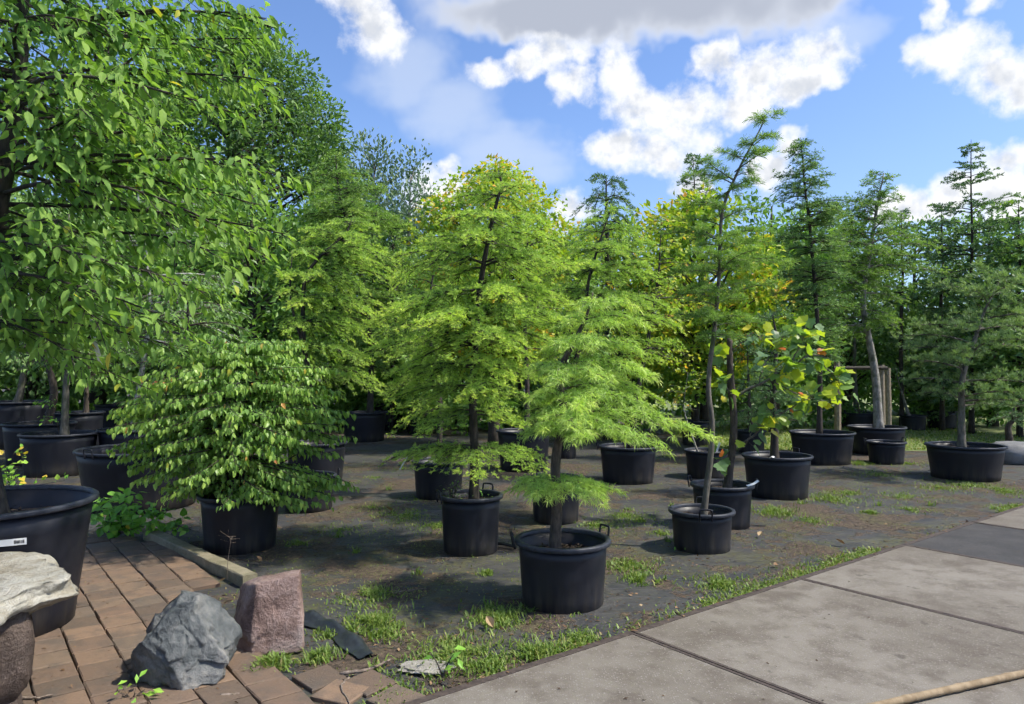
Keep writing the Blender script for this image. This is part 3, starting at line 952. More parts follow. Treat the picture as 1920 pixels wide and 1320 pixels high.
def pot(key, xl, xr, rim_y, base_y, label, handles=(), taper=0.83, z0=0.0, soil=None, h=None, tilt=None):
    c = G((xl + xr) / 2, base_y, z0)
    Y = c.y
    r = (xr - xl) / 2 * Y / F_PX
    hh = h or (P(0, rim_y, Y).z - z0)
    zb = z0 - 0.012
    root = link('plant_pot', None, None, (c.x, Y, zb))
    root.empty_display_size = 0.1
    hh = hh + 0.012
    lip = min(0.032, 0.03 + r * .02)
    ro = r - lip
    rb = r * taper
    sides = 56 if Y < 9 else 36
    wall = 0.008
    sz = hh - (soil if soil is not None else min(0.10, hh * .16))
    rs = rb + (ro - rb) * (sz / hh)
    zz = np.linspace(0, 1, 7)
    prof = [(0.001, 0.0), (rb * .96, 0.0), (rb, 0.012)] + [(rb + (ro - rb) * t ** 1.05, .012 + (hh - .045) * t) for t in zz[1:]]
    prof += [(ro - wall, hh - .033), (rs - wall, sz - 0.02)]
    V, fs = lathe(prof, sides)
    tag(link('body', mesh_np('body', V, fs, M['pot'], smooth=True), root))
    a = hh
    rp = [(ro - wall + .001, a - .030), (ro - wall + .001, a - .006), (ro + .002, a), (r - .010, a), (r - .002, a - .005), (r, a - .012), (r, a - .028), (r - .004, a - .034), (ro + .003, a - .036)]
    V, fs = lathe(rp, sides)
    link('rim', mesh_np('rim', V, fs, M['rim'], smooth=True), root)
    # lumpy soil
    g = Geo()
    rr = np.linspace(0.001, rs - wall - .001, 7); an = np.linspace(0, 2 * np.pi, 28, endpoint=False)
    X = rr[:, None] * np.cos(an); Yy = rr[:, None] * np.sin(an)
    Z = sz + 0.022 * fbm(np.stack([X * 9 + c.x, Yy * 9 + c.y, X * 0], -1), 3, 3)
    i = np.arange(6)[:, None] * 28; j = np.arange(28)[None]
    Q = np.stack([i + j, i + 28 + j, i + 28 + (j + 1) % 28, i + (j + 1) % 28], -1).reshape(-1, 4)
    g.add(np.stack([X, Yy, Z], -1).reshape(-1, 3), [Q[:, ::-1]])
    # bark chips and crumbs
    nchip = 260 if Y < 6 else 60
    rad = np.sqrt(rng.uniform(0, 1, nchip)) * (rs - .05); a2 = rng.uniform(0, 6.28, nchip)
    pos = np.stack([rad * np.cos(a2), rad * np.sin(a2), np.full(nchip, sz + .012) + rng.uniform(0, .02, nchip)], -1)
    put(g, LEAF_SIMPLE, pos, frames(rng.normal(0, 1, (nchip, 3)) * [1, 1, .4], rng.normal(0, .5, (nchip, 3)) + [0, 0, 1]), rng.uniform(.02, .055, nchip), np.zeros(nchip))
    link('soil', g.mesh('soil', M['soil'], tint=False), root)
    for ha in handles:
        th = R_(ha)
        cx, cy = math.cos(th), math.sin(th)
        tx, ty = -cy, cx
        hw = 0.05 + r * .02
        loop = spline([(-hw, .0, -.06), (-hw, .012, .0), (-hw * .96, .018, .038), (-hw * .7, .02, .052), (hw * .7, .02, .052), (hw * .96, .018, .038), (hw, .012, .0), (hw, .0, -.06)], 22)
        pts = np.array([((r + .004 + q[1]) * cx + q[0] * tx, (r + .004 + q[1]) * cy + q[0] * ty, hh + q[2]) for q in loop])
        V, fs = tube(pts, .0085, 6)
        link('handle', mesh_np('handle', V, fs, M['pot'], smooth=True), root)
    if tilt:
        root.rotation_euler = tilt
    tag(root, label, 'pot', POTG)
    POT[key] = dict(x=c.x, y=Y, r=r, h=hh + zb, soil=sz + zb, root=root)
    return root


pot('front_left', -232, 152, 938, 1176, 'largest black pot with a white barcode label, on the pavers', (), 0.80, 0.02, soil=0.16)
pot('wide_left', 154, 378, 839, 946, 'very wide black tub with dark grey rim behind the leafy ground plant', (250,), 0.82)
pot('l3', 44, 176, 811, 888, 'black pot holding the grey trunk with small shoots at its foot', (35,))
pot('l4', 12, 134, 792, 868, 'black pot standing behind the pot with the grey trunk and foot shoots', (150,))
pot('l5', -40, 92, 752, 838, 'big black pot at the rear with a leaning grey stem, in deep shade', ())
pot('l6', 92, 190, 772, 856, 'black pot in shade just behind the grey trunk with foot shoots', ())
pot('l7', 188, 312, 803, 880, 'black pot hidden behind the very wide tub, holding the pale trunk', (60,))
pot('l8', 180, 252, 758, 818, 'small black pot in deep shade furthest back behind the wide tub', ())
pot('dogwood', 375, 526, 924, 1024, 'black pot under the bushy shrub with drooping pointed leaves', (178, 60))
pot('beside_dogwood', 528, 630, 889, 953, 'low black pot half covered by the bushy shrub', (20,))
pot('behind_dogwood', 536, 650, 828, 900, 'black pot behind the bushy shrub, holding the yellow-green larch with forked trunk', (335,))
pot('m12', 640, 726, 772, 826, 'black pot with the bare upright stem below a tall feathery larch', ())
pot('m13', 700, 768, 757, 806, 'dark pot squeezed between two pots under the rear larches', ())
pot('m14', 760, 824, 765, 812, 'black pot at the rear with a few weeds, beside the squeezed dark pot', ())
pot('m15', 772, 873, 862, 930, 'black pot with a leaning dark trunk behind the small pot with curled handles', (15,))
pot('larch_main', 822, 943, 926, 1030, 'black pot with two upright handles and green weeds under the broad larch', (206, 62))
pot('centre', 965, 1145, 1008, 1126, 'black pot with two handles under the soft-needled stepped larch, front of the group', (187, 28), soil=0.13)
pot('behind_centre', 992, 1092, 893, 974, 'black pot behind the low disc of soft needles', (120, 250))
pot('m19', 930, 1034, 806, 880, 'grey-black pot half hidden by the broad larch branches', (300,))
pot('m20', 1036, 1084, 800, 858, 'narrow brownish-black pot standing behind the stepped larch trunk', ())
pot('m21', 942, 1006, 752, 800, 'small far pot seen through the broad larch branches', ())
pot('m22', 1122, 1233, 835, 902, 'black pot under the long drooping soft-needled branch', (185,))
pot('r23', 1283, 1366, 843, 894, 'black pot with a thin leaning stem and a white tag', ())
pot('tall_larch', 1255, 1377, 954, 1027, 'small black pot of the tall thin larch with bare stem', (75, 262), soil=0.09)
pot('tulip', 1296, 1413, 906, 983, 'black pot of the yellow lobed-leaf tree with a white tag on its rim', (150, 350))
pot('pine_dark', 1394, 1521, 852, 928, 'black pot of the dark dwarf pine', (40,))
pot('r27', 1276, 1333, 788, 834, 'black pot at the rear beside the bare larch stem', ())
pot('r28', 1380, 1436, 806, 848, 'dark pot in shade behind the dwarf pine', ())
pot('r29', 1483, 1600, 809, 867, 'wide black pot of the tall dark larch with straight trunk', ())
pot('r30', 1593, 1695, 799, 850, 'wide black pot of the larch with a curved pale trunk', ())
pot('r31', 1627, 1697, 827, 868, 'smallest black tub with a handle, in front of the curved-trunk pot', (10, 170))
pot('r32', 1743, 1877, 833, 895, 'wide black pot of the open-branched pine near the concrete slabs', ())
pot('r33', 1574, 1642, 773, 802, 'far black pot full of weeds by the wooden post', ())
pot('r34', 1688, 1736, 778, 806, 'black pot with a leaning cut stem beside the low fir', ())
pot('r35', 1738, 1794, 770, 803, 'dark pot hidden under the low fir branches', ())

# white barcode label on the largest pot
p = POT['front_left']
root = p['root']
zb_ = root.location.z


def pot_pt(px, py, lift):
    """point of the pot's outer wall seen at a photo position, in the pot's own frame"""
    d = ray(px, py)
    best = None
    for t in np.linspace(2.5, 5.5, 1500):
        q = (d.x * t, d.y * t, H + d.z * t)
        tz = (q[2] - zb_ - .012) / (p['h'] - zb_ - .045)
        rr = p['r'] * .80 + (p['r'] - .032 - p['r'] * .80) * max(tz, 0) ** 1.05 + lift
        if (q[0] - p['x']) ** 2 + (q[1] - p['y']) ** 2 < rr * rr:
            best = q
            break
    return (best[0] - p['x'], best[1] - p['y'], best[2] - zb_)


n = 9
V = []
for (dy, sk) in ((12.5, 0), (0, 0)):
    for k in range(n):
        px = -60 + 110 * k / (n - 1)
        V.append(pot_pt(px, 1027 - (px + 60) * .10 - 2 + dy - 6, .004))
Q = np.array([[k, k + 1, n + k + 1, n + k] for k in range(n - 1)])
lab_o = link('label', mesh_np('label', V, [Q], M['white_tag']), root)
tag(lab_o, 'white paper label with a barcode')
bars = Geo()
px = 26.0
for k in range(9):
    wd = random.choice((.8, 1.2, 1.8))
    V = [pot_pt(x, 1027 - (x + 60) * .10 - 2 + dy - 6, .006) for dy in (9.5, 3) for x in (px, px + wd)]
    bars.add(V, [np.array([[0, 1, 3, 2]])])
    px += wd + 1.0
link('barcode', bars.mesh('barcode', M['ink'], tint=False), lab_o)


# ------------------------------------------------------------------ trees
def local_leaf_meshes(tmpl, mat, tints, name='leaf'):
    out = []
    for t in tints:
        V, fs = tmpl
        out.append(mesh_np(name, V, fs, mat, np.full(len(V), t)))
    return out


def leaf_objects(root, base, meshes, tints, pos, rot, size, tint):
    tints = np.array(tints)
    for k in range(len(pos)):
        me = meshes[int(np.argmin(np.abs(tints - tint[k])))]
        o = bpy.data.objects.new('leaf', me)
        COL.objects.link(o)
        o.parent = root
        m = Matrix(rot[k].tolist()).to_4x4()
        s = float(size[k])
        m = m @ Matrix.Diagonal((s, s, s, 1))
        m.translation = Vector((pos[k] - base).tolist())
        o.matrix_local = m


def tree(name, label, cat, trunk, r0, rows, organ, mats, group=None, r=None, tsp=0.055, tw=(0.06, 0.36), lmax=0.5, osp=0.03, k=11, nl=0.04,
         nw=0.004, sag=0.25, separate=False, droop=0.22, tdroop=0.25, brad=0.010, tip=0.35, tintb=0.25, tints=0.45, tmpl=None, lsize=0.09,
         leafparts=0, spread=(0.6, 1.35), per_m=300, stems=None, flat=0.26, twist=0.09, zjit=1.0, scat=0.0, nmul=1.0, elj=.10, lj=.25, jitter=0.22, cont=False, ydepth=1.0, upw=0.9, trunk_mat=None, hang=0.5):
    """trunk: world points; rows: (py, xl, xr, n, el) measured at the trunk's depth"""
    r = r or rng
    trunk = np.asarray(trunk, float)
    base = trunk[0].copy()
    Yd = base[1]
    root = link(name, None, None, tuple(base))
    root.empty_display_size = 0.1
    tp = spline(trunk, max(14, 5 * len(trunk)))
    nT = len(tp)
    tt = np.linspace(0, 1, nT)
    rad = r0 * (1 - tt) ** 0.8 + r0 * 0.10
    rad[:3] *= [1.35, 1.15, 1.03]
    tpw = tp + np.stack([vnoise(np.stack([tt * 9, tt * 0, tt * 0 + base[0]], -1), 1), vnoise(np.stack([tt * 9, tt * 0 + 4, tt * 0 + base[0]], -1), 2), tt * 0], -1) * r0 * 0.35 * np.minimum(1, tt * 8)[:, None]
    g = Geo()
    V, fs = tube(tpw, rad, 12 if Yd < 10 else 8)
    V = V + 0.06 * r0 * fbm(V * 18, 2, 4)[:, None]
    g.add(V, fs)
    for stx in (stems or []):
        sp = spline(stx, 14)
        g.add(*tube(sp, np.linspace(r0 * .6, r0 * .15, 14), 8))
    link('trunk', g.mesh('trunk', mats[0], base, smooth=True, tint=False), root)
    BG = Geo(); FG = Geo()
    allpos, allrot, allsize, alltint = [], [], [], []
    ph = r.uniform(0, 6.28)
    nb = 0
    ri = -1
    for (py, xl, xr, n, elv) in rows:
        zc = P(0, py, Yd).z
        kk = int(np.argmin(np.abs(tpw[:, 2] - zc)))
        c = tpw[kk].copy()
        c[2] = zc if tpw[0, 2] < zc < tpw[:, 2].max() else tpw[kk, 2]
        RR = max(0.06, P(xr, py, Yd).x - c[0]); RL = max(0.06, c[0] - P(xl, py, Yd).x)
        RY = 0.5 * (RR + RL) * ydepth
        ph += 2.4
        ri += 1
        pyn = rows[min(ri + 1, len(rows) - 1)][0]; pyp = rows[max(ri - 1, 0)][0]
        zgap = min(.30, abs(P(0, pyn, Yd).z - P(0, pyp, Yd).z) * .5) * zjit
        n = int(round(n * nmul))
        for q in range(n):
            a = ph + 2 * np.pi * q / n + r.normal(0, .25)
            sc_ = r.uniform(1 - jitter * 1.3, 1.04)
            dv = np.array([math.cos(a) * (RR if math.cos(a) > 0 else RL), math.sin(a) * RY, 0]) * sc_
            L = np.linalg.norm(dv)
            dh = dv / L
            perp = np.array([-dh[1], dh[0], 0])
            s = np.linspace(0, 1, 9)
            e = elv + r.normal(0, elj)
            dp = droop * r.uniform(.7, 1.3) + max(0, e) * .4
            wob = r.normal(0, twist)
            z0j = r.uniform(-.5, .5) * zgap
            pts = c + dh * (L * s)[:, None] + perp * (L * wob * np.sin(s * 3.0))[:, None] + np.array([0, 0, 1.0]) * (L * (e * s - dp * s * s) + z0j * s * 0)[:, None]
            pts[:, 2] += z0j
            br = min(rad[kk] * .6, brad * (0.55 + L * .6))
            geoB = Geo() if separate else BG
            geoF = Geo() if separate else FG
            V, fs = tube(pts, np.linspace(br, br * .22, 9), 6 if Yd < 9 else 4, cap=False)
            geoB.add(V, fs)
            # twigs
            nt = max(3, int(L / tsp))
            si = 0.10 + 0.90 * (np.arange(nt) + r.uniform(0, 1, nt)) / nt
            si = np.minimum(si, 1.0)
            tb = np.stack([np.interp(si, s, pts[:, d]) for d in range(3)], -1)
            sgn = np.where(np.arange(nt) % 2 == 0, 1.0, -1.0)
            ta = sgn * r.uniform(0.55, 1.15, nt) * (1 - 0.45 * si)
            tl = np.minimum(lmax, (tw[0] + tw[1] * L * (1 - si) ** 0.7) * r.uniform(.55, 1.15, nt))
            td = dh * np.cos(ta)[:, None] + perp * np.sin(ta)[:, None]
            td[:, 2] += (e - 2 * dp * si) * 0.6 + r.normal(0, flat, nt)
            td = nrm(td)
            te = tb + td * tl[:, None]
            te[:, 2] -= tdroop * tl * tl / max(lmax, .1)
            V, fs = sticks(tb, te, np.clip(br * .35, .0012, .004), .0009 if Yd < 9 else .002)
            geoB.add(V, fs)
            tint0 = r.normal(0, .07)
            if organ == 'along':
                needles_along(geoF, tb, te, np.clip(tintb + tints * si + tint0 + r.normal(0, .1, nt), 0, 1), per_m, nl, nw, r)
                # second order shoots
                m = 3
                ti = r.uniform(.2, .95, (nt, m)).ravel(); idx = np.repeat(np.arange(nt), m)
                A = tb[idx] + (te - tb)[idx] * ti[:, None]
                sd2 = np.where(r.uniform(0, 1, len(idx)) < .5, 1, -1)[:, None]
                d2 = nrm(td[idx] + sd2 * np.cross(td[idx], [0, 0, 1.0]) * r.uniform(.5, 1.1, (len(idx), 1)) + r.normal(0, .1, (len(idx), 3)))
                B = A + d2 * (tl[idx] * .45 * r.uniform(.5, 1.1, len(idx)))[:, None]
                B[:, 2] -= .1 * tl[idx] * tdroop
                needles_along(geoF, A, B, np.clip(tintb + tints * si[idx] + tint0 + .1 + r.normal(0, .1, len(idx)), 0, 1), per_m, nl, nw, r)
            else:
                mx = int(max(tl) / osp) + 2
                jj = np.arange(mx)[None] * osp + r.uniform(.2, 1, (nt, mx)) * osp
                ok = jj < tl[:, None] + osp * .5
                fr = jj / tl[:, None]
                op = tb[:, None] + td[:, None] * jj[..., None]
                op[..., 2] -= tdroop * tl[:, None] ** 2 / max(lmax, .1) * np.minimum(fr, 1.1) ** 2
                op = op + r.normal(0, 1, op.shape) * (osp * .25 + np.array([0, 0, scat]))
                ax = np.broadcast_to(td[:, None], op.shape)
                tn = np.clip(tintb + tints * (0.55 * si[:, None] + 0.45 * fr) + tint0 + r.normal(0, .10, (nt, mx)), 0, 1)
                op, ax, tn, sgj = op[ok], ax[ok].copy(), tn[ok], np.broadcast_to(np.where(np.arange(mx) % 2 == 0, 1., -1.)[None], ok.shape)[ok]
                # some along the branch itself
                nbk = int(L * (1 - .2) / (osp * 1.1))
                sb = r.uniform(.2, 1, nbk)
                pb = np.stack([np.interp(sb, s, pts[:, d]) for d in range(3)], -1)
                op = np.vstack([op, pb]); ax = np.vstack([ax, np.broadcast_to(dh, pb.shape)]); tn = np.concatenate([tn, np.clip(tintb + tints * .6 * sb + tint0, 0, 1)])
                sgj = np.concatenate([sgj, np.where(r.uniform(0, 1, nbk) < .5, 1., -1.)])
                if organ == 'tuft':
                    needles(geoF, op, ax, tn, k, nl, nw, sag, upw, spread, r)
                elif organ == 'leaf':
                    la = ax + sgj[:, None] * np.cross(ax, [0, 0, 1.0]) * r.uniform(.3, 1.0, (len(op), 1)) + r.normal(0, lj, op.shape)
                    la[:, 2] -= hang * r.uniform(.3, 1.5, len(op))
                    nn = np.array([0, 0, 1.0]) + r.normal(0, .35, op.shape) + nrm(la) * .2
                    rot = frames(la, nn)
                    sz = lsize * r.uniform(.6, 1.15, len(op))
                    tn = np.where(r.uniform(0, 1, len(tn)) < .012, r.uniform(.96, 1, len(tn)), np.minimum(tn, r.uniform(.75, .92, len(tn))))
                    allpos.append(op); allrot.append(rot); allsize.append(sz); alltint.append(tn)
                    if separate and False:
                        pass
            if separate:
                bo = link('branch', geoB.mesh('branch', mats[0], base, smooth=True, tint=False), root)
                if geoF.n:
                    tag(link('needles', geoF.mesh('needles', mats[1], base), bo), kind='stuff')
            nb += 1
    if organ == 'leaf':
        pos, rot, sz, tn = np.concatenate(allpos), np.concatenate(allrot), np.concatenate(allsize), np.concatenate(alltint)
        sel = np.zeros(len(pos), bool)
        if leafparts:
            # the leaves that show largest in the photograph
            px = CX + F_PX * pos[:, 0] / pos[:, 1]; pyy = HOR - F_PX * (pos[:, 2] - H) / pos[:, 1]
            vis = (px > 5) & (px < 1915) & (pyy > 5) & (pyy < 1315)
            score = sz / pos[:, 1] * np.where(vis, 1, 0)
            # spread them over the crown, not all in one spot
            order = np.argsort(-(score * r.uniform(.8, 1.0, len(pos))))
            sel[order[:leafparts]] = True
            tl_ = [.1, .25, .4, .55, .7, .85, 1.0]
            lm = local_leaf_meshes(tmpl, mats[1], tl_)
            leaf_objects(root, base, lm, tl_, pos[sel], rot[sel], sz[sel], tn[sel])
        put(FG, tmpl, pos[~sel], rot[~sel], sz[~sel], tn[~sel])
    if BG.n:
        tag(link('branches', BG.mesh('branches', mats[0], base, tint=False), root), kind='stuff')
    if FG.n:
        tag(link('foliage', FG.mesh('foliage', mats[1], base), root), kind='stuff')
    tag(root, label, cat, group)
    return root


def tpath(key, pts, dy=None, sink=0.04):
    """trunk from the soil of a pot through photo points at the pot's depth"""
    p = POT[key]
    Y = p['y']
    out = []
    for k, (px, py) in enumerate(pts):
        q = P(px, py, Y)
        out.append([q.x, Y + (0 if dy is None else dy[k]), q.z])
    out[0][2] = p['soil'] - sink
    # stay inside the pot at the foot
    dx = out[0][0] - p['x']
    lim = p['r'] * .55
    out[0][0] = p['x'] + max(-lim, min(lim, dx))
    return out


GL = 'potted larches'
# the broad larch
tree('larch_tree', 'broad yellow-green larch with tiered branches in the pot with upright handles', 'tree',
     tpath('larch_main', [(888, 935), (890, 840), (888, 740), (893, 620), (903, 530), (920, 430), (938, 350), (936, 318)]), 0.043,
     [(332, 895, 978, 4, .4), (364, 850, 1022, 5, .25), (408, 815, 1050, 5, .2), (452, 765, 1090, 6, .2), (498, 715, 1085, 6, .22),
      (545, 690, 1070, 7, .24), (592, 682, 1080, 8, .28), (640, 685, 1070, 8, .28), (686, 700, 1040, 7, .25), (728, 718, 1015, 6, .2), (772, 745, 990, 4, .15),
      (840, 728, 1020, 6, .10)],
     'tuft', (M['bark_dark'], M['larch']), GL, tsp=0.040, tw=(.09, .42), lmax=.45, osp=.026, k=10, nl=.042, nw=.006, scat=.014, separate=True, droop=.28, tdroop=.5, brad=.011, tintb=.12, tints=.8, zjit=.35, flat=.15, jitter=.16)
# the stepped soft larch in front
tree('larch_tree', 'soft long-needled stepped larch with a low disc of foliage round its trunk', 'tree',
     tpath('centre', [(1040, 1022), (1043, 935), (1045, 850), (1058, 785), (1052, 700), (1080, 640), (1105, 585), (1116, 545)], [0, 0, 0, 0, .05, .1, .1, .1]), 0.040,
     [(903, 958, 1156, 9, .10), (912, 1000, 1172, 3, .0), (796, 975, 1205, 8, .15), (776, 985, 1318, 6, .10), (738, 985, 1262, 7, .16), (690, 1005, 1250, 7, .18),
      (645, 1025, 1238, 6, .2), (604, 1050, 1215, 5, .25), (572, 1075, 1180, 4, .4)],
     'tuft', (M['bark_brown'], M['larch_fresh']), GL, tsp=0.045, tw=(.07, .28), lmax=.26, osp=.026, k=13, nl=.066, nw=.0048, scat=.008, sag=.6, separate=True, zjit=.3, flat=.15, jitter=.15, droop=.22, tdroop=.3, brad=.009, tintb=.25, tints=.55, spread=(.7, 1.5))
# a larch behind it
tree('larch_tree', 'yellow-green larch with a curved upper trunk rising behind the stepped larch', 'tree',
     tpath('behind_centre', [(1042, 900), (1050, 800), (1075, 700), (1103, 600), (1106, 530), (1125, 460), (1150, 385)], [0, 0, .1, .2, .2, .2, .2]), 0.036,
     [(393, 1112, 1190, 4, .5), (425, 1060, 1225, 6, .35), (462, 1005, 1250, 7, .25), (505, 970, 1272, 8, .22), (550, 955, 1280, 8, .22), (598, 960, 1285, 8, .25), (648, 975, 1280, 7, .22), (700, 990, 1260, 6, .2), (760, 980, 1200, 4, .15)],
     'tuft', (M['bark_dark'], M['larch']), GL, tsp=0.05, tw=(.08, .36), lmax=.42, osp=.030, k=10, nl=.048, nw=.0065, scat=.012, separate=True, zjit=.4, flat=.16, jitter=.16, droop=.26, tdroop=.4, brad=.011, tintb=.1, tints=.65)
# the tall thin larch
tree('larch_tree', 'tall thin larch with a long bare stem and sparse tufted top', 'tree',
     tpath('tall_larch', [(1318, 958), (1328, 880), (1336, 800), (1328, 720), (1340, 620), (1349, 520), (1356, 400), (1385, 320), (1420, 255), (1436, 218)]), 0.030,
     [(228, 1408, 1458, 4, .7), (262, 1382, 1462, 4, .6), (300, 1345, 1455, 4, .6), (335, 1252, 1440, 5, .6), (380, 1290, 1440, 5, .5), (425, 1280, 1430, 4, .5), (470, 1240, 1445, 6, .5), (515, 1220, 1492, 8, .45),
      (555, 1255, 1470, 8, .4), (595, 1245, 1445, 6, .3), (625, 1300, 1405, 4, .1)],
     'tuft', (M['bark_grey'], M['larch_mid']), GL, tsp=0.075, tw=(.05, .24), lmax=.28, osp=.030, k=15, nl=.075, nw=.005, separate=True, droop=.15, tdroop=.2, brad=.008, tintb=.2, tints=.5, spread=(.4, 1.5))
tree('larch_tree', 'yellow-green larch with a forked dark trunk behind the bushy shrub', 'tree',
     tpath('behind_dogwood', [(600, 835), (585, 740), (566, 640), (562, 530), (590, 480), (640, 430), (650, 405)], [0, 0, .1, .2, .2, .3, .3]), 0.045,
     [(412, 580, 712, 6, .3), (440, 548, 732, 7, .3), (475, 540, 745, 8, .3), (520, 535, 752, 9, .3), (560, 535, 750, 9, .3), (605, 540, 745, 9, .25), (650, 540, 745, 8, .2), (695, 555, 745, 6, .15)],
     'tuft', (M['bark_dark'], M['larch']), GL, stems=[[tuple(P(566, 640, POT['behind_dogwood']['y'])), tuple(P(545, 560, POT['behind_dogwood']['y'])), tuple(P(548, 470, POT['behind_dogwood']['y'] + .2))]],
     tsp=0.055, tw=(.09, .34), lmax=.45, osp=.038, k=9, nl=.058, nw=.009, scat=.015, zjit=.4, flat=.16, jitter=.16, droop=.36, tdroop=.5, brad=.014, tintb=.1, tints=.75)
tree('larch_tree', 'yellowish larch with a leaning dark trunk beside the broad larch', 'tree',
     tpath('m15', [(822, 868), (826, 780), (818, 700), (800, 610), (806, 530), (815, 455)], [0, 0, .1, .2, .2, .2]), 0.036,
     [(455, 775, 850, 5, .3), (495, 750, 860, 6, .3), (545, 712, 860, 7, .3), (600, 692, 860, 8, .3), (655, 690, 850, 8, .25), (705, 700, 845, 8, .2), (755, 725, 845, 6, .1)],
     'tuft', (M['bark_dark'], M['larch']), GL, tsp=0.055, tw=(.09, .34), lmax=.4, osp=.034, k=9, nl=.05, nw=.008, scat=.012, droop=.42, tdroop=.5, brad=.011, tintb=.1, tints=.75)
tree('larch_tree', 'tall feathery mid-green larch with a straight bare lower stem behind the group', 'tree',
     tpath('m12', [(694, 778), (694, 700), (690, 600), (670, 480), (640, 380), (628, 292)]), 0.075,
     [(300, 610, 645, 5, .5), (330, 590, 690, 6, .4), (365, 565, 740, 7, .35), (400, 550, 770, 8, .3), (440, 545, 780, 8, .3), (490, 560, 760, 8, .3), (545, 580, 750, 7, .2), (600, 600, 745, 7, .2), (645, 640, 742, 7, .2), (680, 642, 735, 6, .1)],
     'tuft', (M['bark_dark'], M['larch_mid']), GL, nmul=1.45, tsp=0.09, tw=(.14, .36), lmax=.7, osp=.068, k=8, nl=.11, nw=.015, scat=.03, droop=.22, tdroop=.3, brad=.018, tintb=.15, tints=.6)
tree('larch_tree', 'tall dark green larch with a straight trunk and pointed top', 'tree',
     tpath('r29', [(1536, 815), (1537, 700), (1530, 560), (1520, 430), (1508, 340), (1500, 262)]), 0.05,
     [(272, 1486, 1514, 4, .6), (300, 1472, 1540, 5, .5), (335, 1462, 1560, 6, .4), (375, 1448, 1590, 7, .35), (415, 1445, 1610, 7, .3), (460, 1440, 1620, 7, .25), (510, 1432, 1620, 7, .25), (560, 1440, 1610, 7, .2), (610, 1455, 1600, 6, .15), (655, 1480, 1590, 5, .1)],
     'tuft', (M['bark_dark'], M['larch_dark']), GL, nmul=2.0, tsp=0.075, tw=(.12, .36), lmax=.6, osp=.055, k=8, nl=.085, nw=.012, scat=.03, jitter=.4, zjit=1.3, droop=.2, tdroop=.4, brad=.016, tintb=.15, tints=.6)
tree('larch_tree', 'green larch with a curved pale trunk and wide feathery pads', 'tree',
     tpath('r30', [(1648, 808), (1640, 700), (1626, 620), (1618, 560), (1632, 470), (1645, 390), (1655, 325)]), 0.085,
     [(335, 1625, 1668, 4, .7), (365, 1590, 1672, 5, .6), (405, 1560, 1690, 6, .5), (450, 1535, 1740, 7, .35), (490, 1490, 1745, 8, .3), (535, 1520, 1710, 7, .25), (585, 1530, 1690, 6, .15), (620, 1480, 1640, 4, .15)],
     'tuft', (M['bark_pale'], M['larch_mid']), GL, nmul=1.8, tsp=0.08, tw=(.12, .36), lmax=.65, osp=.058, k=8, nl=.095, nw=.013, scat=.03, jitter=.35, zjit=1.2, droop=.2, tdroop=.4, brad=.018, tintb=.05, tints=.6)
tree('pine_tree', 'open-branched pine with grey leaning trunk in the wide pot near the slabs', 'tree',
     tpath('r32', [(1803, 842), (1803, 760), (1806, 705), (1828, 640), (1846, 580), (1872, 530)]), 0.055,
     [(528, 1785, 1940, 5, .45), (568, 1738, 1945, 6, .4), (612, 1706, 1948, 6, .35), (660, 1695, 1952, 6, .3), (708, 1688, 1955, 6, .25), (752, 1728, 1945, 5, .15)],
     'tuft', (M['bark_grey'], M['pine']), 'potted pines', nmul=1.0, jitter=.35, elj=.22, tsp=0.085, tw=(.09, .32), lmax=.4, osp=.085, k=22, nl=.095, nw=.0095, scat=.03, droop=.12, tdroop=-.2, brad=.017, tintb=.3, tints=.5, spread=(.1, 1.2), sag=0.0, upw=1.2)
tree('pine_tree', 'dark dwarf pine with thick black trunk', 'tree',
     tpath('pine_dark', [(1453, 862), (1452, 800), (1450, 730), (1455, 650), (1450, 590)], sink=.05), 0.055,
     [(600, 1420, 1480, 5, .5), (645, 1400, 1500, 6, .4), (690, 1385, 1525, 7, .3), (735, 1385, 1535, 7, .2), (780, 1392, 1530, 6, .05)],
     'tuft', (M['bark_dark'], M['spruce']), 'potted pines', tsp=0.06, tw=(.09, .32), lmax=.35, osp=.042, k=11, nl=.065, nw=.008, scat=.02, droop=.15, tdroop=.1, brad=.013, tintb=.25, tints=.55, spread=(.1, 1.2), sag=0)
fy = POT['r35']['y']
tree('fir_tree', 'low spreading dark green fir with glossy flat sprays behind the open pine', 'tree',
     tpath('r35', [(1766, 778), (1764, 720), (1758, 660), (1752, 590)]), 0.06,
     [(605, 1735, 1775, 5, .5), (640, 1715, 1790, 6, .35), (680, 1690, 1800, 7, .25), (715, 1680, 1810, 8, .15), (745, 1685, 1815, 8, .05), (768, 1680, 1810, 7, -.05)],
     'along', (M['bark_dark'], M['spruce']), tsp=0.12, tw=(.15, .35), lmax=.6, per_m=110, nl=.075, nw=.02, droop=.12, tdroop=.2, brad=.015, tintb=.35, tints=.6)

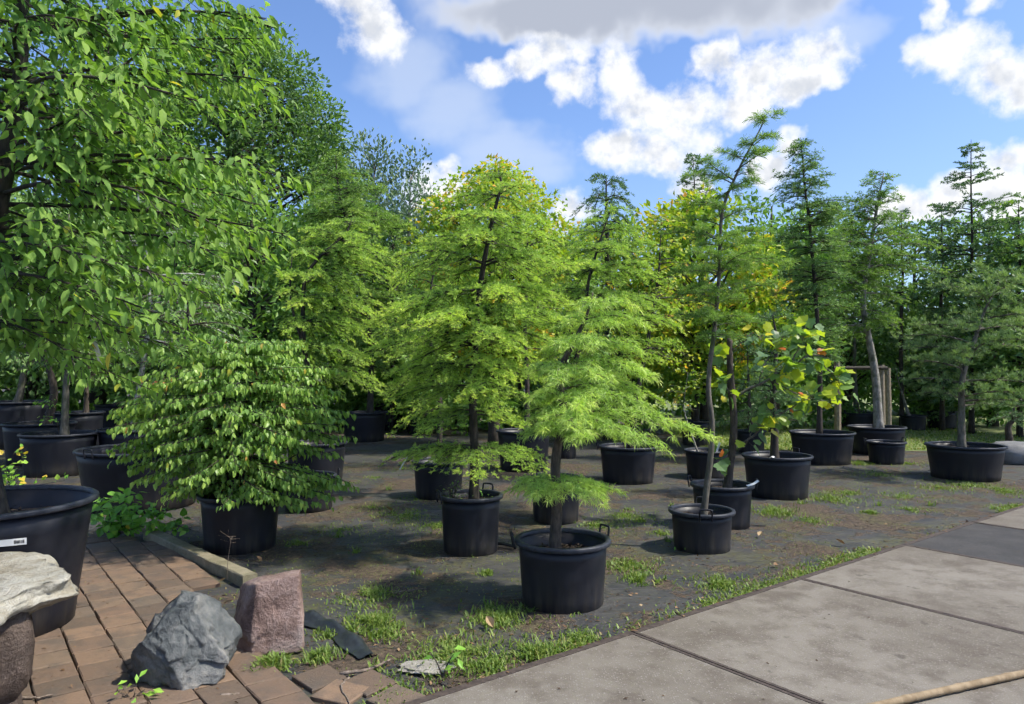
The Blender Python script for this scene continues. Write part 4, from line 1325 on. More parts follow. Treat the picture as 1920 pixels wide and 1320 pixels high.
# ------------------------------------------------------------------ broad-leaved trees
pfl = POT['front_left']
Yf = pfl['y']
tk = [(pfl['x'] + .10, Yf, pfl['soil'] - .05)]
for (px, py) in ((-42, 760), (-30, 560), (-8, 400), (12, 280), (30, 140), (40, -20), (44, -200), (40, -400)):
    q = P(px, py, Yf)
    tk.append((q.x, Yf, q.z))
tree('broadleaf_tree', 'large overhanging tree with hanging oval leaves in the largest pot', 'tree', tk, 0.075,
     [(-360, -80, 190, 6, .9), (-260, -120, 300, 7, .7), (-160, -160, 390, 8, .55), (-70, -180, 460, 9, .45), (20, -200, 505, 10, .4), (100, -200, 520, 10, .35), (180, -210, 545, 10, .3), (255, -210, 565, 10, .25),
      (330, -210, 560, 10, .2), (400, -210, 560, 9, .15), (460, -200, 565, 9, .1), (520, -190, 500, 8, .05), (570, -160, 440, 6, .0), (615, -120, 340, 5, .0)],
     'leaf', (M['bark_dark'], M['bigleaf']), tsp=.075, tw=(.14, .32), lmax=.5, osp=.052, tmpl=LEAF_BIG, lsize=.098, leafparts=300, separate=True, scat=.03, droop=.22, tdroop=.5, brad=.010, twist=.2, zjit=1.5, elj=.16, lj=.55, tintb=.3, tints=.6, hang=1.1, ydepth=.80, jitter=.14)

pd = POT['dogwood']
Yd_ = pd['y']
tree('dogwood_shrub', 'dense rounded shrub of drooping pointed leaves in a black pot', 'shrub',
     tpath('dogwood', [(445, 930), (440, 880), (436, 820), (436, 740), (440, 660)]), 0.026,
     [(628, 395, 500, 8, .35), (650, 330, 560, 10, .25), (680, 285, 610, 12, .2), (715, 255, 640, 13, .15), (750, 232, 650, 14, .12), (785, 228, 652, 14, .08), (820, 240, 650, 13, .02), (855, 260, 645, 12, -.02), (890, 300, 630, 9, -.03), (906, 340, 620, 5, -.02)],
     'leaf', (M['bark_dark'], M['dogwood']), tsp=.05, tw=(.08, .25), lmax=.28, osp=.034, tmpl=LEAF_KOUSA, lsize=.066, flat=.16, nmul=1.6, jitter=.13, zjit=1.4, leafparts=300, droop=.10, tdroop=.25, brad=.008, tintb=.2, tints=.55, hang=2.2, ydepth=.85,
     stems=[[tuple(P(448, 925, Yd_)), tuple(P(500, 885, Yd_)), tuple(P(560, 850, Yd_ - .1))], [tuple(P(440, 925, Yd_)), tuple(P(400, 850, Yd_)), tuple(P(330, 790, Yd_ + .1))], [tuple(P(445, 925, Yd_)), tuple(P(470, 860, Yd_ - .2)), tuple(P(520, 760, Yd_ - .4))]])


def potted_broad(key, name, label, pts, rows, mats, lsize, r0, **kw):
    return tree(name, label, 'tree', tpath(key, pts), r0, rows, 'leaf', mats, kw.pop('group', 'potted broad-leaved trees'), tmpl=kw.pop('tmpl', LEAF_SIMPLE), lsize=lsize, **kw)


BK = dict(tsp=.085, tw=(.14, .34), lmax=.5, osp=.06, scat=.03, droop=.2, tdroop=.4, brad=.014, tintb=.25, tints=.5, hang=.8)
potted_broad('l3', 'broadleaf_tree', 'green tree with grey trunk and small shoots at its foot', [(120, 818), (124, 740), (128, 660), (120, 520), (130, 400)],
             [(400, 60, 200, 6, .5), (450, 0, 260, 8, .4), (510, -20, 290, 9, .3), (570, -10, 300, 9, .2), (630, 10, 290, 8, .1), (665, 30, 230, 5, .0)], (M['bark_grey'], M['midleaf']), .105, .06, **BK)
potted_broad('l4', 'broadleaf_tree', 'dark green tree with thick stem behind the grey trunk', [(85, 800), (100, 720), (60, 600), (40, 480), (30, 380)],
             [(380, -60, 120, 6, .5), (440, -90, 160, 8, .4), (510, -100, 190, 8, .3), (580, -100, 210, 8, .2), (640, -80, 220, 7, .1)], (M['bark_brown'], M['darkleaf']), .11, .07, **BK)
potted_broad('l5', 'broadleaf_tree', 'shaded tree with a leaning grey stem furthest back on the paver side', [(30, 758), (45, 700), (70, 600), (90, 450)],
             [(440, 20, 160, 7, .4), (520, -20, 200, 8, .3), (590, -40, 210, 8, .2), (650, -40, 200, 7, .1)], (M['bark_grey'], M['darkleaf']), .13, .08, **BK)
potted_broad('l7', 'birch_tree', 'mid-green tree with a pale whitish trunk behind the wide tub', [(248, 812), (262, 720), (280, 600), (276, 500), (262, 400), (260, 320)],
             [(330, 210, 330, 6, .5), (390, 180, 400, 8, .4), (450, 170, 450, 9, .3), (520, 170, 470, 9, .2), (580, 180, 480, 9, .1), (640, 200, 460, 7, .0)], (M['bark_white'], M['midleaf']), .10, .05, **BK)
potted_broad('wide_left', 'broadleaf_tree', 'deep green leafy tree growing in the very wide tub', [(272, 852), (285, 780), (330, 700), (350, 600), (360, 520)],
             [(530, 270, 450, 7, .4), (590, 230, 480, 9, .3), (650, 220, 470, 9, .2), (700, 215, 440, 8, .1), (745, 225, 400, 7, .0), (785, 230, 380, 5, -.1)], (M['bark_brown'], M['darkleaf']), .075, .05, **dict(BK, tsp=.08, osp=.055))
potted_broad('l6', 'broadleaf_tree', 'small shaded tree between the grey trunk and the pale trunk', [(160, 785), (165, 700), (170, 600)],
             [(600, 110, 230, 7, .4), (650, 95, 250, 8, .2), (695, 100, 240, 7, .1)], (M['bark_brown'], M['midleaf']), .12, .05, **BK)
potted_broad('l8', 'broadleaf_tree', 'small dark tree in the furthest pot behind the wide tub', [(216, 766), (220, 700), (222, 600)],
             [(600, 160, 280, 7, .4), (655, 150, 290, 8, .2), (705, 165, 280, 7, .0)], (M['bark_brown'], M['darkleaf']), .13, .05, **BK)
potted_broad('m14', 'maple_tree', 'mid-green bushy maple behind the broad larch', [(792, 775), (790, 700), (785, 600), (780, 520)],
             [(520, 745, 830, 7, .5), (570, 725, 850, 8, .3), (620, 720, 860, 8, .2), (670, 725, 860, 8, .1), (715, 735, 850, 6, .0)], (M['bark_grey'], M['midleaf']), .13, .06, **dict(BK, tmpl=LEAF_MAPLE))
potted_broad('m13', 'broadleaf_tree', 'leafy green tree rising from the squeezed dark pot', [(735, 765), (735, 690), (742, 600), (745, 470)],
             [(470, 715, 780, 7, .5), (530, 695, 800, 8, .3), (590, 690, 800, 8, .2), (650, 690, 790, 8, .1), (705, 700, 780, 7, .0)], (M['bark_brown'], M['midleaf']), .15, .06, **BK)
potted_broad('m19', 'maple_tree', 'yellow-green maple half hidden behind the broad larch', [(985, 815), (990, 730), (985, 620), (990, 480), (985, 400)],
             [(400, 930, 1040, 7, .5), (450, 900, 1070, 8, .4), (510, 900, 1080, 8, .3), (570, 910, 1080, 8, .2), (640, 920, 1060, 6, .1)], (M['bark_brown'], M['maple']), .075, .045, **dict(BK, tmpl=LEAF_MAPLE, tintb=.1, tints=.5))
potted_broad('m22', 'maple_tree', 'yellow-orange maple with slim dark stem beyond the long drooping branch', [(1180, 842), (1195, 740), (1215, 640), (1235, 520), (1240, 420)],
             [(400, 1200, 1290, 7, .6), (440, 1180, 1320, 8, .4), (490, 1170, 1330, 9, .3), (545, 1170, 1330, 9, .25), (600, 1180, 1320, 8, .15), (655, 1190, 1310, 6, .05)], (M['bark_dark'], M['maple']), .07, .04, **dict(BK, tmpl=LEAF_MAPLE, tintb=.25, tints=.55))
potted_broad('r27', 'maple_tree', 'orange-tinged maple behind the tall thin larch', [(1305, 795), (1310, 700), (1330, 600), (1360, 520), (1390, 460)],
             [(455, 1330, 1440, 7, .5), (500, 1300, 1445, 8, .4), (550, 1270, 1445, 9, .3), (605, 1250, 1440, 9, .2), (660, 1240, 1420, 8, .1), (710, 1240, 1390, 6, .0)], (M['bark_dark'], M['maple']), .10, .055, **dict(BK, tmpl=LEAF_MAPLE, tintb=.1, tints=.75))
potted_broad('r28', 'broadleaf_tree', 'dark shrubby tree in the shade behind the dwarf pine', [(1408, 815), (1405, 740), (1400, 640)],
             [(620, 1350, 1460, 7, .4), (670, 1330, 1480, 8, .2), (720, 1330, 1480, 8, .1), (765, 1340, 1470, 7, .0)], (M['bark_brown'], M['darkleaf']), .10, .05, **BK)
potted_broad('r33', 'broadleaf_tree', 'thin dark-stemmed tree in the far pot of weeds', [(1607, 778), (1603, 700), (1600, 600), (1604, 500)],
             [(500, 1565, 1640, 7, .4), (550, 1550, 1660, 8, .3), (610, 1550, 1670, 7, .1)], (M['bark_grey'], M['darkleaf']), .15, .08, **BK)
potted_broad('m21', 'broadleaf_tree', 'dark green tree in the small far pot behind the broad larch', [(975, 760), (975, 680), (970, 600)],
             [(560, 920, 1030, 7, .4), (620, 905, 1050, 8, .2), (680, 905, 1050, 8, .0)], (M['bark_brown'], M['darkleaf']), .15, .06, **BK)
potted_broad('m20', 'maple_tree', 'leafy green maple in the narrow brownish pot', [(1060, 806), (1062, 720), (1075, 620), (1080, 540)],
             [(540, 1030, 1130, 7, .4), (590, 1010, 1150, 8, .3), (650, 1010, 1150, 8, .1), (700, 1020, 1140, 6, .0)], (M['bark_brown'], M['midleaf']), .10, .05, **dict(BK, tmpl=LEAF_MAPLE))
# slim leaning stem with tag
tree('sapling', 'thin leaning sapling with a few leaves in the tagged pot', 'sapling', tpath('r23', [(1312, 850), (1300, 825), (1290, 795), (1282, 760), (1290, 700)]), .016,
     [(700, 1260, 1320, 4, .6), (730, 1250, 1310, 4, .5), (760, 1260, 1300, 3, .4)], 'leaf', (M['bark_pale'], M['maple']), 'saplings', tmpl=LEAF_MAPLE, lsize=.06, **{**BK, 'tsp': .08})
tree('sapling', 'leaning cut sapling stem beside the low fir', 'sapling', tpath('r34', [(1706, 790), (1700, 765), (1690, 735), (1680, 690)]), .05,
     [(690, 1660, 1710, 4, .5), (715, 1655, 1715, 4, .3)], 'leaf', (M['bark_pale'], M['darkleaf']), 'saplings', tmpl=LEAF_SIMPLE, lsize=.12, **{**BK, 'tsp': .12})

# small shoots at the foot of the grey trunk
tree('foot_shoots', 'small leafy shoots sprouting at the foot of the grey trunk', 'shoots', tpath('l3', [(112, 815), (108, 795), (100, 775), (98, 750)]), .008,
     [(740, 80, 130, 5, .4), (765, 65, 125, 6, .3), (785, 62, 120, 5, .1)], 'leaf', (M['bark_brown'], M['lime']), tmpl=LEAF_SIMPLE, lsize=.07, tsp=.07, tw=(.05, .25), lmax=.2, osp=.05, droop=.1, brad=.004, tintb=.1, tints=.4, hang=.3)

# the yellow lobed-leaf tree
pt = POT['tulip']; Yt = pt['y']
root = link('tulip_tree', None, None, (pt['x'], Yt, pt['soil'] - .03))
base = np.array(root.location)


def TP(px, py, dy=0.0):
    q = P(px, py, Yt)
    return [q.x, Yt + dy, q.z]


tr = spline([[P(1362, 912, Yt).x, Yt, pt['soil'] - .03], TP(1372, 850), TP(1376, 790), TP(1372, 735), TP(1369, 690), TP(1368, 634)], 30)
V, fs = tube(tr, np.interp(np.linspace(0, 1, 30), [0, .1, .4, .6, 1], [.055, .044, .040, .042, .030]), 12)
V = V + .004 * fbm(V * 30, 3, 2)[:, None]
link('trunk', mesh_np('trunk', V - base, fs, M['bark_brown'], smooth=True), root)
BRS = [([TP(1380, 742), TP(1420, 720, -.05), TP(1470, 692, -.1), TP(1510, 668, -.1), TP(1545, 672, -.1)], .019, 22),
       ([TP(1470, 692, -.1), TP(1488, 660, -.1), TP(1500, 640, -.05), TP(1512, 620, 0)], .010, 14),
       ([TP(1388, 836), TP(1415, 810, -.05), TP(1440, 785, -.1), TP(1470, 768, -.1), TP(1510, 745, -.1)], .013, 16),
       ([TP(1510, 668, -.1), TP(1535, 690, -.2), TP(1555, 715, -.2), TP(1565, 740, -.2)], .008, 14),
       ([TP(1440, 712, -.06), TP(1465, 730, -.2), TP(1500, 745, -.3), TP(1540, 750, -.35)], .008, 14),
       ([TP(1372, 700), TP(1350, 690, .1), TP(1345, 672, .1), TP(1352, 640, .1)], .007, 8),
       ([TP(1376, 745), TP(1360, 730, -.1), TP(1352, 722, -.15), TP(1345, 705, -.2)], .007, 7),
       ([TP(1370, 660), TP(1390, 640, -.1), TP(1405, 625, -.1), TP(1420, 640, -.15)], .007, 8),
       ([TP(1420, 720, -.05), TP(1440, 690, .15), TP(1470, 650, .25), TP(1490, 625, .3)], .008, 11),
       ([TP(1376, 850), TP(1395, 830, -.1), TP(1400, 810, -.15), TP(1412, 800, -.2)], .006, 6),
       ([TP(1366, 890), TP(1350, 880, -.1), TP(1340, 868, -.12), TP(1345, 855, -.12)], .005, 5)]
lp, lr, ls, lt = [], [], [], []
for ctrl, rr_, nlf in BRS:
    pp = spline(ctrl, 16)
    pp = pp + rng.normal(0, .006, pp.shape) * np.minimum(1, np.arange(16) / 3)[:, None]
    g = Geo()
    g.add(*tube(pp, np.linspace(rr_, rr_ * .3, 16), 7))
    for q in range(int(nlf * 1.7)):
        s = rng.uniform(.35, 1.02)
        a = np.array([np.interp(s * 15, np.arange(16), pp[:, d]) for d in range(3)])
        d = nrm(rng.normal(0, 1, 3) + np.array([.15, -.25, .35]))
        b_ = a + d * rng.uniform(.05, .13)
        V, fs = sticks(a[None], b_[None], .0022, .0015)
        g.add(V, fs)
        ax = nrm(d * .8 + np.array([.25, -.2, -.35]) + rng.normal(0, .4, 3))
        lp.append(b_); lr.append(frames(ax[None], (np.array([0, -.35, 1.0]) + rng.normal(0, .45, 3))[None])[0])
        ls.append(rng.uniform(.08, .16)); lt.append(float(np.clip(rng.choice([.15, .35, .55, .68, .8, .9, .98], p=[.14, .24, .27, .19, .09, .05, .02]) + rng.normal(0, .04), 0, 1)))
    link('branch', g.mesh('branch', M['bark_grey'], base, tint=False, smooth=True), root)
tl_ = [.1, .2, .3, .4, .5, .6, .7, .8, .9, 1.0]
leaf_objects(root, base, local_leaf_meshes(LEAF_TULIP, M['tulip'], tl_), tl_, np.array(lp), np.array(lr), np.array(ls), np.array(lt))
tag(root, 'small tree with big yellow and green lobed leaves and cut-off top', 'tree')

# ground-hugging leafy plant behind the largest pot, bright shoots at its other side
def leafy_plant(name, label, stems, lsize, mat, nper, tintr, tmpl=LEAF_ROUND, cat='shrub'):
    base = np.array(stems[0][0], float)
    root = link(name, None, None, tuple(base))
    g = Geo()
    lp, lr, ls, lt = [], [], [], []
    for st in stems:
        pp = spline(st, 12)
        g.add(*tube(pp, np.linspace(.006, .002, 12), 5))
        for q in range(nper):
            s = rng.uniform(.12, 1)
            a = np.array([np.interp(s * 11, np.arange(12), pp[:, d]) for d in range(3)])
            off = nrm(rng.normal(0, 1, 3) * [1, 1, .6] + [0, 0, .35]) * rng.uniform(.02, .11)
            b_ = a + off
            b_[2] = max(b_[2], .04)
            g.add(*sticks(a[None], b_[None], .0015, .001))
            ax = nrm(off / .1 + rng.normal(0, .4, 3) + [0, -.1, -.3])
            lp.append(b_); lr.append(frames(ax[None], (np.array([0, -.45, 1.0]) + rng.normal(0, .3, 3))[None])[0]); ls.append(lsize * rng.uniform(.6, 1.15)); lt.append(np.clip(rng.normal(*tintr), 0, 1))
    link('stem', g.mesh('stem', M['bark_brown'], base, tint=False), root)
    tl_ = [.1, .25, .4, .55, .7, .85, 1.0]
    leaf_objects(root, base, local_leaf_meshes(tmpl, mat, tl_), tl_, np.array(lp), np.array(lr), np.array(ls), np.array(lt))
    return tag(root, label, cat)


def GP(px, py, z):
    c = G(px, py, z)
    return (c.x, c.y, z)


c0 = G(215, 1005)
stems = []
for (ex, ey, z) in ((190, 930, .25), (255, 925, .3), (300, 960, .2), (345, 965, .18), (375, 990, .12), (230, 975, .15), (185, 985, .12), (290, 985, .1), (330, 990, .1), (175, 960, .3)):
    e = G(ex, ey + z * 260, 0)
    stems.append([(c0.x, c0.y, 0.0), ((c0.x + e.x) / 2, (c0.y + e.y) / 2, z * 1.2 + .03), (e.x, e.y, z)])
leafy_plant('ground_shrub', 'low sprawling shrub with round green leaves beside the kerb', stems, .088, M['lime'], 30, (.35, .2))
c0 = G(20, 925)
stems = []
for (ex, ey) in ((25, 850), (55, 832), (15, 880), (5, 865), (40, 895), (125, 900)):
    e = P(ex, ey, c0.y - .2)
    stems.append([(c0.x, c0.y, 0.0), ((c0.x + e.x) / 2, c0.y - .1, e.z * .6), tuple(e)])
leafy_plant('leafy_shrub', 'bright yellow-green shoots rising behind the largest pot', stems, .08, M['lime'], 12, (.7, .2))

# weeds in the pots
def weed_in_pot(key, dx, dy, n, ht, mat, label, name='pot_weed', lsize=.035):
    p = POT[key]
    c = np.array([p['x'] + dx, p['y'] + dy, p['soil'] - .01])
    stems = []
    for q in range(n):
        a = rng.uniform(0, 6.28); d = rng.uniform(.03, .09)
        stems.append([tuple(c), (c[0] + d * .5 * math.cos(a), c[1] + d * .5 * math.sin(a), c[2] + ht * .6), (c[0] + d * math.cos(a), c[1] + d * math.sin(a), c[2] + ht * rng.uniform(.7, 1.1))])
    leafy_plant(name, label, stems, lsize, mat, 7, (.35, .2), LEAF_SIMPLE, 'weed')


weed_in_pot('larch_main', -.17, -.06, 10, .19, M['midleaf'], 'bushy green weed in the pot of the broad larch')
weed_in_pot('larch_main', .12, -.06, 4, .06, M['lime'], 'tiny weeds at the foot of the broad larch trunk')
weed_in_pot('r33', .1, -.1, 9, .25, M['midleaf'], 'green weeds filling the far pot by the wooden post', lsize=.07)
weed_in_pot('m14', -.05, -.1, 6, .16, M['midleaf'], 'weeds in the rear pot beside the squeezed dark pot', lsize=.06)

# ------------------------------------------------------------------ background trees
def clump_tree(name, label, base, trunk_h, env, mats, nclump, per, csize, lsize, group='trees beyond the pots', seed=0, r0=.2, flat=.6, shell=.45, tmpl=LEAF_FAR, updir=0.3, upright=0.0):
    """env: list of (z, radius)"""
    r = np.random.default_rng(seed + 100)
    base = np.array(base, float)
    root = link(name, None, None, tuple(base))
    env = np.array(env, float)
    zt = env[-1, 0]
    g = Geo()
    tp = spline([(0, 0, -.05), (.05, .02, zt * .3), (-.05, .05, zt * .6), (0, 0, zt * .93)], 16)
    g.add(*tube(tp, np.linspace(r0, r0 * .15, 16), 8))
    zs = np.linspace(env[0, 0], zt, 200)
    rad = np.interp(zs, env[:, 0], env[:, 1])
    pr = (rad + .1) ** 1.3
    zc = r.choice(zs, nclump, p=pr / pr.sum())
    Rm = np.interp(zc, env[:, 0], env[:, 1])
    a = r.uniform(0, 6.28, nclump)
    rr_ = Rm * np.sqrt(r.uniform(shell ** 2, 1, nclump)) * r.uniform(.85, 1.08, nclump)
    C = np.stack([rr_ * np.cos(a), rr_ * np.sin(a), zc], -1)
    link('trunk', g.mesh('trunk', mats[0], tint=False, smooth=True), root)
    g = Geo()
    for k in range(0, nclump, 2):
        z0 = max(env[0, 0] * .7, C[k, 2] - rr_[k] * .7)
        s0 = np.array([0, 0, min(z0, zt * .9)])
        g.add(*tube(spline([s0, (s0 + C[k]) / 2 + [0, 0, .1 * rr_[k]], C[k]], 5), np.linspace(r0 * .22, .012, 5), 4, cap=False))
    tag(link('branches', g.mesh('branches', mats[0], tint=False), root), kind='stuff')
    n = nclump * per
    idx = np.repeat(np.arange(nclump), per)
    d = nrm(r.normal(0, 1, (n, 3)))
    cs = csize * r.uniform(.6, 1.25, nclump)[idx]
    pos = C[idx] + d * (cs * r.uniform(.25, 1, n) ** .6)[:, None] * np.array([1, 1, flat + upright])
    out = nrm(C + [0, 0, .001])[idx]
    ax = nrm(d + out * .4 + r.normal(0, .5, (n, 3)) + [0, 0, -.3 + upright])
    nn = np.array([0, 0, updir + .5]) + d * .8 + r.normal(0, .4, (n, 3))
    tint = np.clip(r.normal(.45, .2, nclump)[idx] + r.normal(0, .14, n) + .15 * d[:, 2], 0, 1)
    F = Geo()
    put(F, tmpl, pos, frames(ax, nn), lsize * r.uniform(.6, 1.2, n), tint)
    tag(link('crown', F.mesh('crown', mats[1]), root), kind='stuff')
    tag(root, label, 'tree', group)
    return root


def bgpos(px, Y):
    return (P(px, 700, Y).x, Y, 0.0)


def env_px(cx, Y, rows):
    out = []
    for (py, half) in rows:
        out.append((max(.3, P(cx, py, Y).z), half * Y / F_PX))
    return sorted(out)


# tall dense dark tree on the left
clump_tree('tall_tree', 'tall dense dark green domed tree behind the overhanging tree', bgpos(430, 27), 3, env_px(430, 27, [(60, 35), (85, 85), (130, 140), (180, 172), (240, 200), (310, 222), (400, 235), (520, 225), (640, 190), (690, 120)]),
           (M['bark_dark'], M['darkleaf']), 560, 110, .9, .22, seed=1, r0=.4, shell=.8)
clump_tree('tall_tree', 'tall mid-green tree filling in behind the overhanging tree crown', bgpos(180, 24), 3, env_px(180, 24, [(-40, 60), (60, 150), (200, 230), (350, 260), (520, 250), (650, 200)]),
           (M['bark_dark'], M['midleaf']), 300, 70, 1.0, .24, seed=2, r0=.35, shell=.65)
clump_tree('willow_tree', 'airy upright grey-green tree with slender shoots against the sky', bgpos(700, 24), 3, env_px(700, 24, [(268, 10), (300, 38), (345, 60), (400, 78), (480, 90), (600, 80), (680, 40)]),
           (M['bark_grey'], M['greyleaf']), 150, 60, .55, .17, seed=3, r0=.15, shell=.3, upright=1.2)
clump_tree('willow_tree', 'sparse pale grey-green tree with bright leaves beside the airy upright tree', bgpos(768, 22), 3, env_px(768, 22, [(292, 12), (330, 30), (380, 42), (450, 55), (560, 60), (680, 40)]),
           (M['bark_pale'], M['greyleaf']), 85, 50, .5, .15, seed=4, r0=.12, shell=.3, upright=.9)
clump_tree('round_maple', 'rounded olive-yellow tree behind the top of the broad larch', bgpos(925, 16), 3, env_px(925, 16, [(318, 34), (345, 74), (390, 118), (440, 145), (520, 150), (620, 120), (690, 60)]),
           (M['bark_dark'], M['maple']), 200, 90, .55, .12, seed=5, r0=.14, shell=.55, tmpl=LEAF_MAPLE)
# weeping dark conifer
Yw = 18.0
q = bgpos(1140, Yw)
tree('weeping_cedar', 'dark weeping conifer with arching tips above the yellow maples', 'tree',
     [(q[0], Yw, -.05), tuple(P(1140, 560, Yw)), tuple(P(1138, 420, Yw)), tuple(P(1137, 332, Yw))], .09,
     [(345, 1092, 1188, 6, 1.0), (375, 1078, 1200, 7, .7), (410, 1070, 1215, 7, .5), (460, 1060, 1225, 7, .4), (520, 1055, 1230, 7, .3), (590, 1060, 1230, 7, .2), (670, 1060, 1230, 6, .1)], 'tuft', (M['bark_dark'], M['spruce']), 'trees beyond the pots',
     tsp=.11, tw=(.14, .32), lmax=.55, osp=.08, k=8, nl=.11, nw=.018, droop=1.15, tdroop=.9, brad=.02, tintb=.3, tints=.5)
for (px, Y, top, rows, lab, mt, seed) in (
    (1820, 19.5, 262, [(280, 1808, 1832, 5, .4), (310, 1795, 1850, 5, .3), (345, 1772, 1880, 6, .35), (385, 1760, 1912, 6, .3), (430, 1745, 1905, 7, .25), (480, 1725, 1910, 7, .2), (540, 1720, 1915, 7, .15), (610, 1710, 1920, 7, .1), (680, 1710, 1925, 6, .0), (730, 1720, 1920, 6, -.1)],
     'dark open spruce with a sharp pointed leader and bare tips against the sky', 'spruce', 1),
    (1765, 20.5, 385, [(395, 1750, 1778, 5, .5), (425, 1735, 1795, 6, .4), (465, 1715, 1815, 7, .3), (520, 1700, 1830, 7, .2), (590, 1690, 1840, 7, .1), (660, 1690, 1840, 7, .0), (725, 1700, 1830, 6, -.1)],
     'lower dark spruce beside the pointed spruce', 'spruce', 2),
    (1910, 18.5, 375, [(390, 1890, 1930, 5, .5), (430, 1865, 1960, 6, .4), (480, 1845, 1980, 7, .3), (540, 1830, 1990, 7, .2), (610, 1825, 1995, 7, .1), (680, 1830, 1990, 7, .0), (735, 1840, 1980, 6, -.1)],
     'dense green spruce beside the open pine', 'larch_dark', 3),
    (1300, 20.0, 295, [(305, 1285, 1318, 5, .5), (335, 1275, 1335, 6, .4), (370, 1262, 1345, 6, .3), (420, 1250, 1355, 7, .2), (490, 1240, 1365, 7, .15), (560, 1240, 1370, 7, .1), (640, 1240, 1370, 7, .0), (720, 1250, 1360, 7, -.1)],
     'dark blue-green pine behind the tall thin larch', 'spruce', 4),
    (1690, 21.0, 395, [(405, 1680, 1702, 5, .5), (440, 1668, 1716, 6, .4), (490, 1655, 1730, 7, .3), (560, 1645, 1740, 7, .15), (640, 1640, 1745, 7, .05)],
     'slim dark conifer in the row behind the curved pale trunk', 'spruce', 5),
    (735, 20.0, 415, [(425, 720, 752, 5, .7), (455, 705, 770, 6, .6), (495, 695, 785, 7, .5), (550, 690, 790, 7, .3), (620, 690, 790, 7, .2), (690, 700, 780, 6, .1), (735, 700, 775, 6, -.1)],
     'dark green conifer with upswept shoots beside the yellow-green larch', 'larch_dark', 6)):
    q = bgpos(px, Y)
    tree('spruce_tree', lab, 'tree', [(q[0], Y, -.05), tuple(P(px, 600, Y)), tuple(P(px + 2, (600 + top) / 2, Y)), tuple(P(px, top, Y))], .06, rows, 'along', (M['bark_dark'], M[mt]), 'trees beyond the pots', nmul=1.4,
         tsp=.14, tw=(.16, .36), lmax=.7, per_m=75, nl=.09, nw=.026, jitter=.45, zjit=1.4, droop=.0, tdroop=.5, brad=.02, tintb=.25, tints=.5)
# green broad trees filling the rear of the nursery
BGT = [
    (1450, 20, [(355, 20), (400, 60), (460, 90), (560, 110), (680, 90)], 'midleaf', 'green leafy tree behind the dark larch', 11),
    (1585, 23, [(400, 20), (440, 60), (520, 100), (620, 110), (690, 80)], 'darkleaf', 'dark rounded tree between the two green larches', 12),
    (1720, 25, [(430, 30), (480, 90), (560, 130), (660, 120)], 'darkleaf', 'dark spreading tree behind the low fir', 13),
    (1860, 22, [(410, 40), (470, 110), (560, 150), (660, 140)], 'darkleaf', 'dark broad tree behind the spruces', 14),
    (1180, 21, [(420, 20), (470, 80), (550, 120), (660, 110)], 'maple', 'olive-yellow rounded tree beyond the weeping conifer', 15),
    (1050, 22, [(440, 20), (480, 70), (560, 110), (660, 110)], 'midleaf', 'green bushy tree behind the curved-trunk larch', 16),
    (850, 23, [(430, 20), (470, 80), (560, 120), (660, 110)], 'midleaf', 'green bushy tree behind the yellowish larch', 17),
    (640, 22, [(360, 20), (420, 80), (520, 120), (660, 110)], 'midleaf', 'green bushy tree behind the feathery larch', 18),
    (1320, 17, [(378, 24), (425, 80), (500, 125), (600, 125), (670, 100)], 'maple', 'yellow-orange rounded maple rising behind the tall thin larch', 19),
    (470, 18, [(330, 20), (400, 90), (500, 140), (620, 150), (690, 120)], 'midleaf', 'green spreading tree behind the dense shrub', 20),
    (330, 19, [(300, 20), (380, 100), (500, 150), (640, 150)], 'midleaf', 'green rounded tree behind the pale trunk', 21),
    (60, 20, [(280, 20), (380, 120), (520, 170), (660, 160)], 'darkleaf', 'dark rounded tree behind the leaning grey stem', 22),
    (1985, 18, [(400, 30), (470, 110), (570, 150), (670, 130)], 'darkleaf', 'dark tree at the end of the row past the spruces', 23),
    (-130, 18, [(250, 30), (380, 130), (520, 180), (660, 160)], 'midleaf', 'green tree at the end of the row past the largest pot', 24)]
for (px, Y, rows, mt, lab, seed) in BGT:
    rw = rows + [(735, rows[-1][1] * .7)]
    clump_tree('background_tree', lab, bgpos(px, Y), 2, env_px(px, Y, rw), (M['bark_dark'], M[mt]), 130, 60, .75, .2, seed=seed, r0=.16, shell=.6)

# dense undergrowth and far woodland closing the view
def woodland():
    r = np.random.default_rng(77)
    F = Geo()
    n = 45000
    x = r.uniform(-34, 36, n)
    row = r.uniform(0, 1, n)
    y = 27 + 5 * row + 1.2 * np.sin(x * .6)
    top = 3.4 + 1.5 * fbm(np.stack([x * .28, row * 2, x * 0], -1), 3, 8)
    z = top * np.sqrt(r.uniform(0, 1, n))
    pos = np.stack([x, y, z], -1)
    d = r.normal(0, 1, (n, 3)) + [0, -.5, .3]
    put(F, LEAF_FAR, pos, frames(r.normal(0, 1, (n, 3)) + [0, 0, -.2], d), r.uniform(.25, .5, n), np.clip(r.normal(.35, .2, n), 0, 1))
    n = 26000
    x = r.uniform(-14, 15, n)
    y = 19.5 + 2.5 * r.uniform(0, 1, n) + .8 * np.sin(x)
    top = 1.1 + .5 * fbm(np.stack([x * .6, y * .3, x * 0], -1), 3, 18)
    keep = (x < 3.8) | (y > 21.2)
    z = top * np.sqrt(r.uniform(0, 1, n))
    pos = np.stack([x, y, z], -1)[keep]
    n = len(pos)
    d = r.normal(0, 1, (n, 3)) + [0, -.5, .3]
    put(F, LEAF_FAR, pos, frames(r.normal(0, 1, (n, 3)) + [0, 0, -.2], d), r.uniform(.12, .28, n), np.clip(r.normal(.3, .2, n), 0, 1))
    o = link('woodland', F.mesh('woodland', M['midleaf']))
    tag(o, 'dark green woodland and undergrowth closing the view behind the nursery', 'woodland', kind='stuff')


woodland()

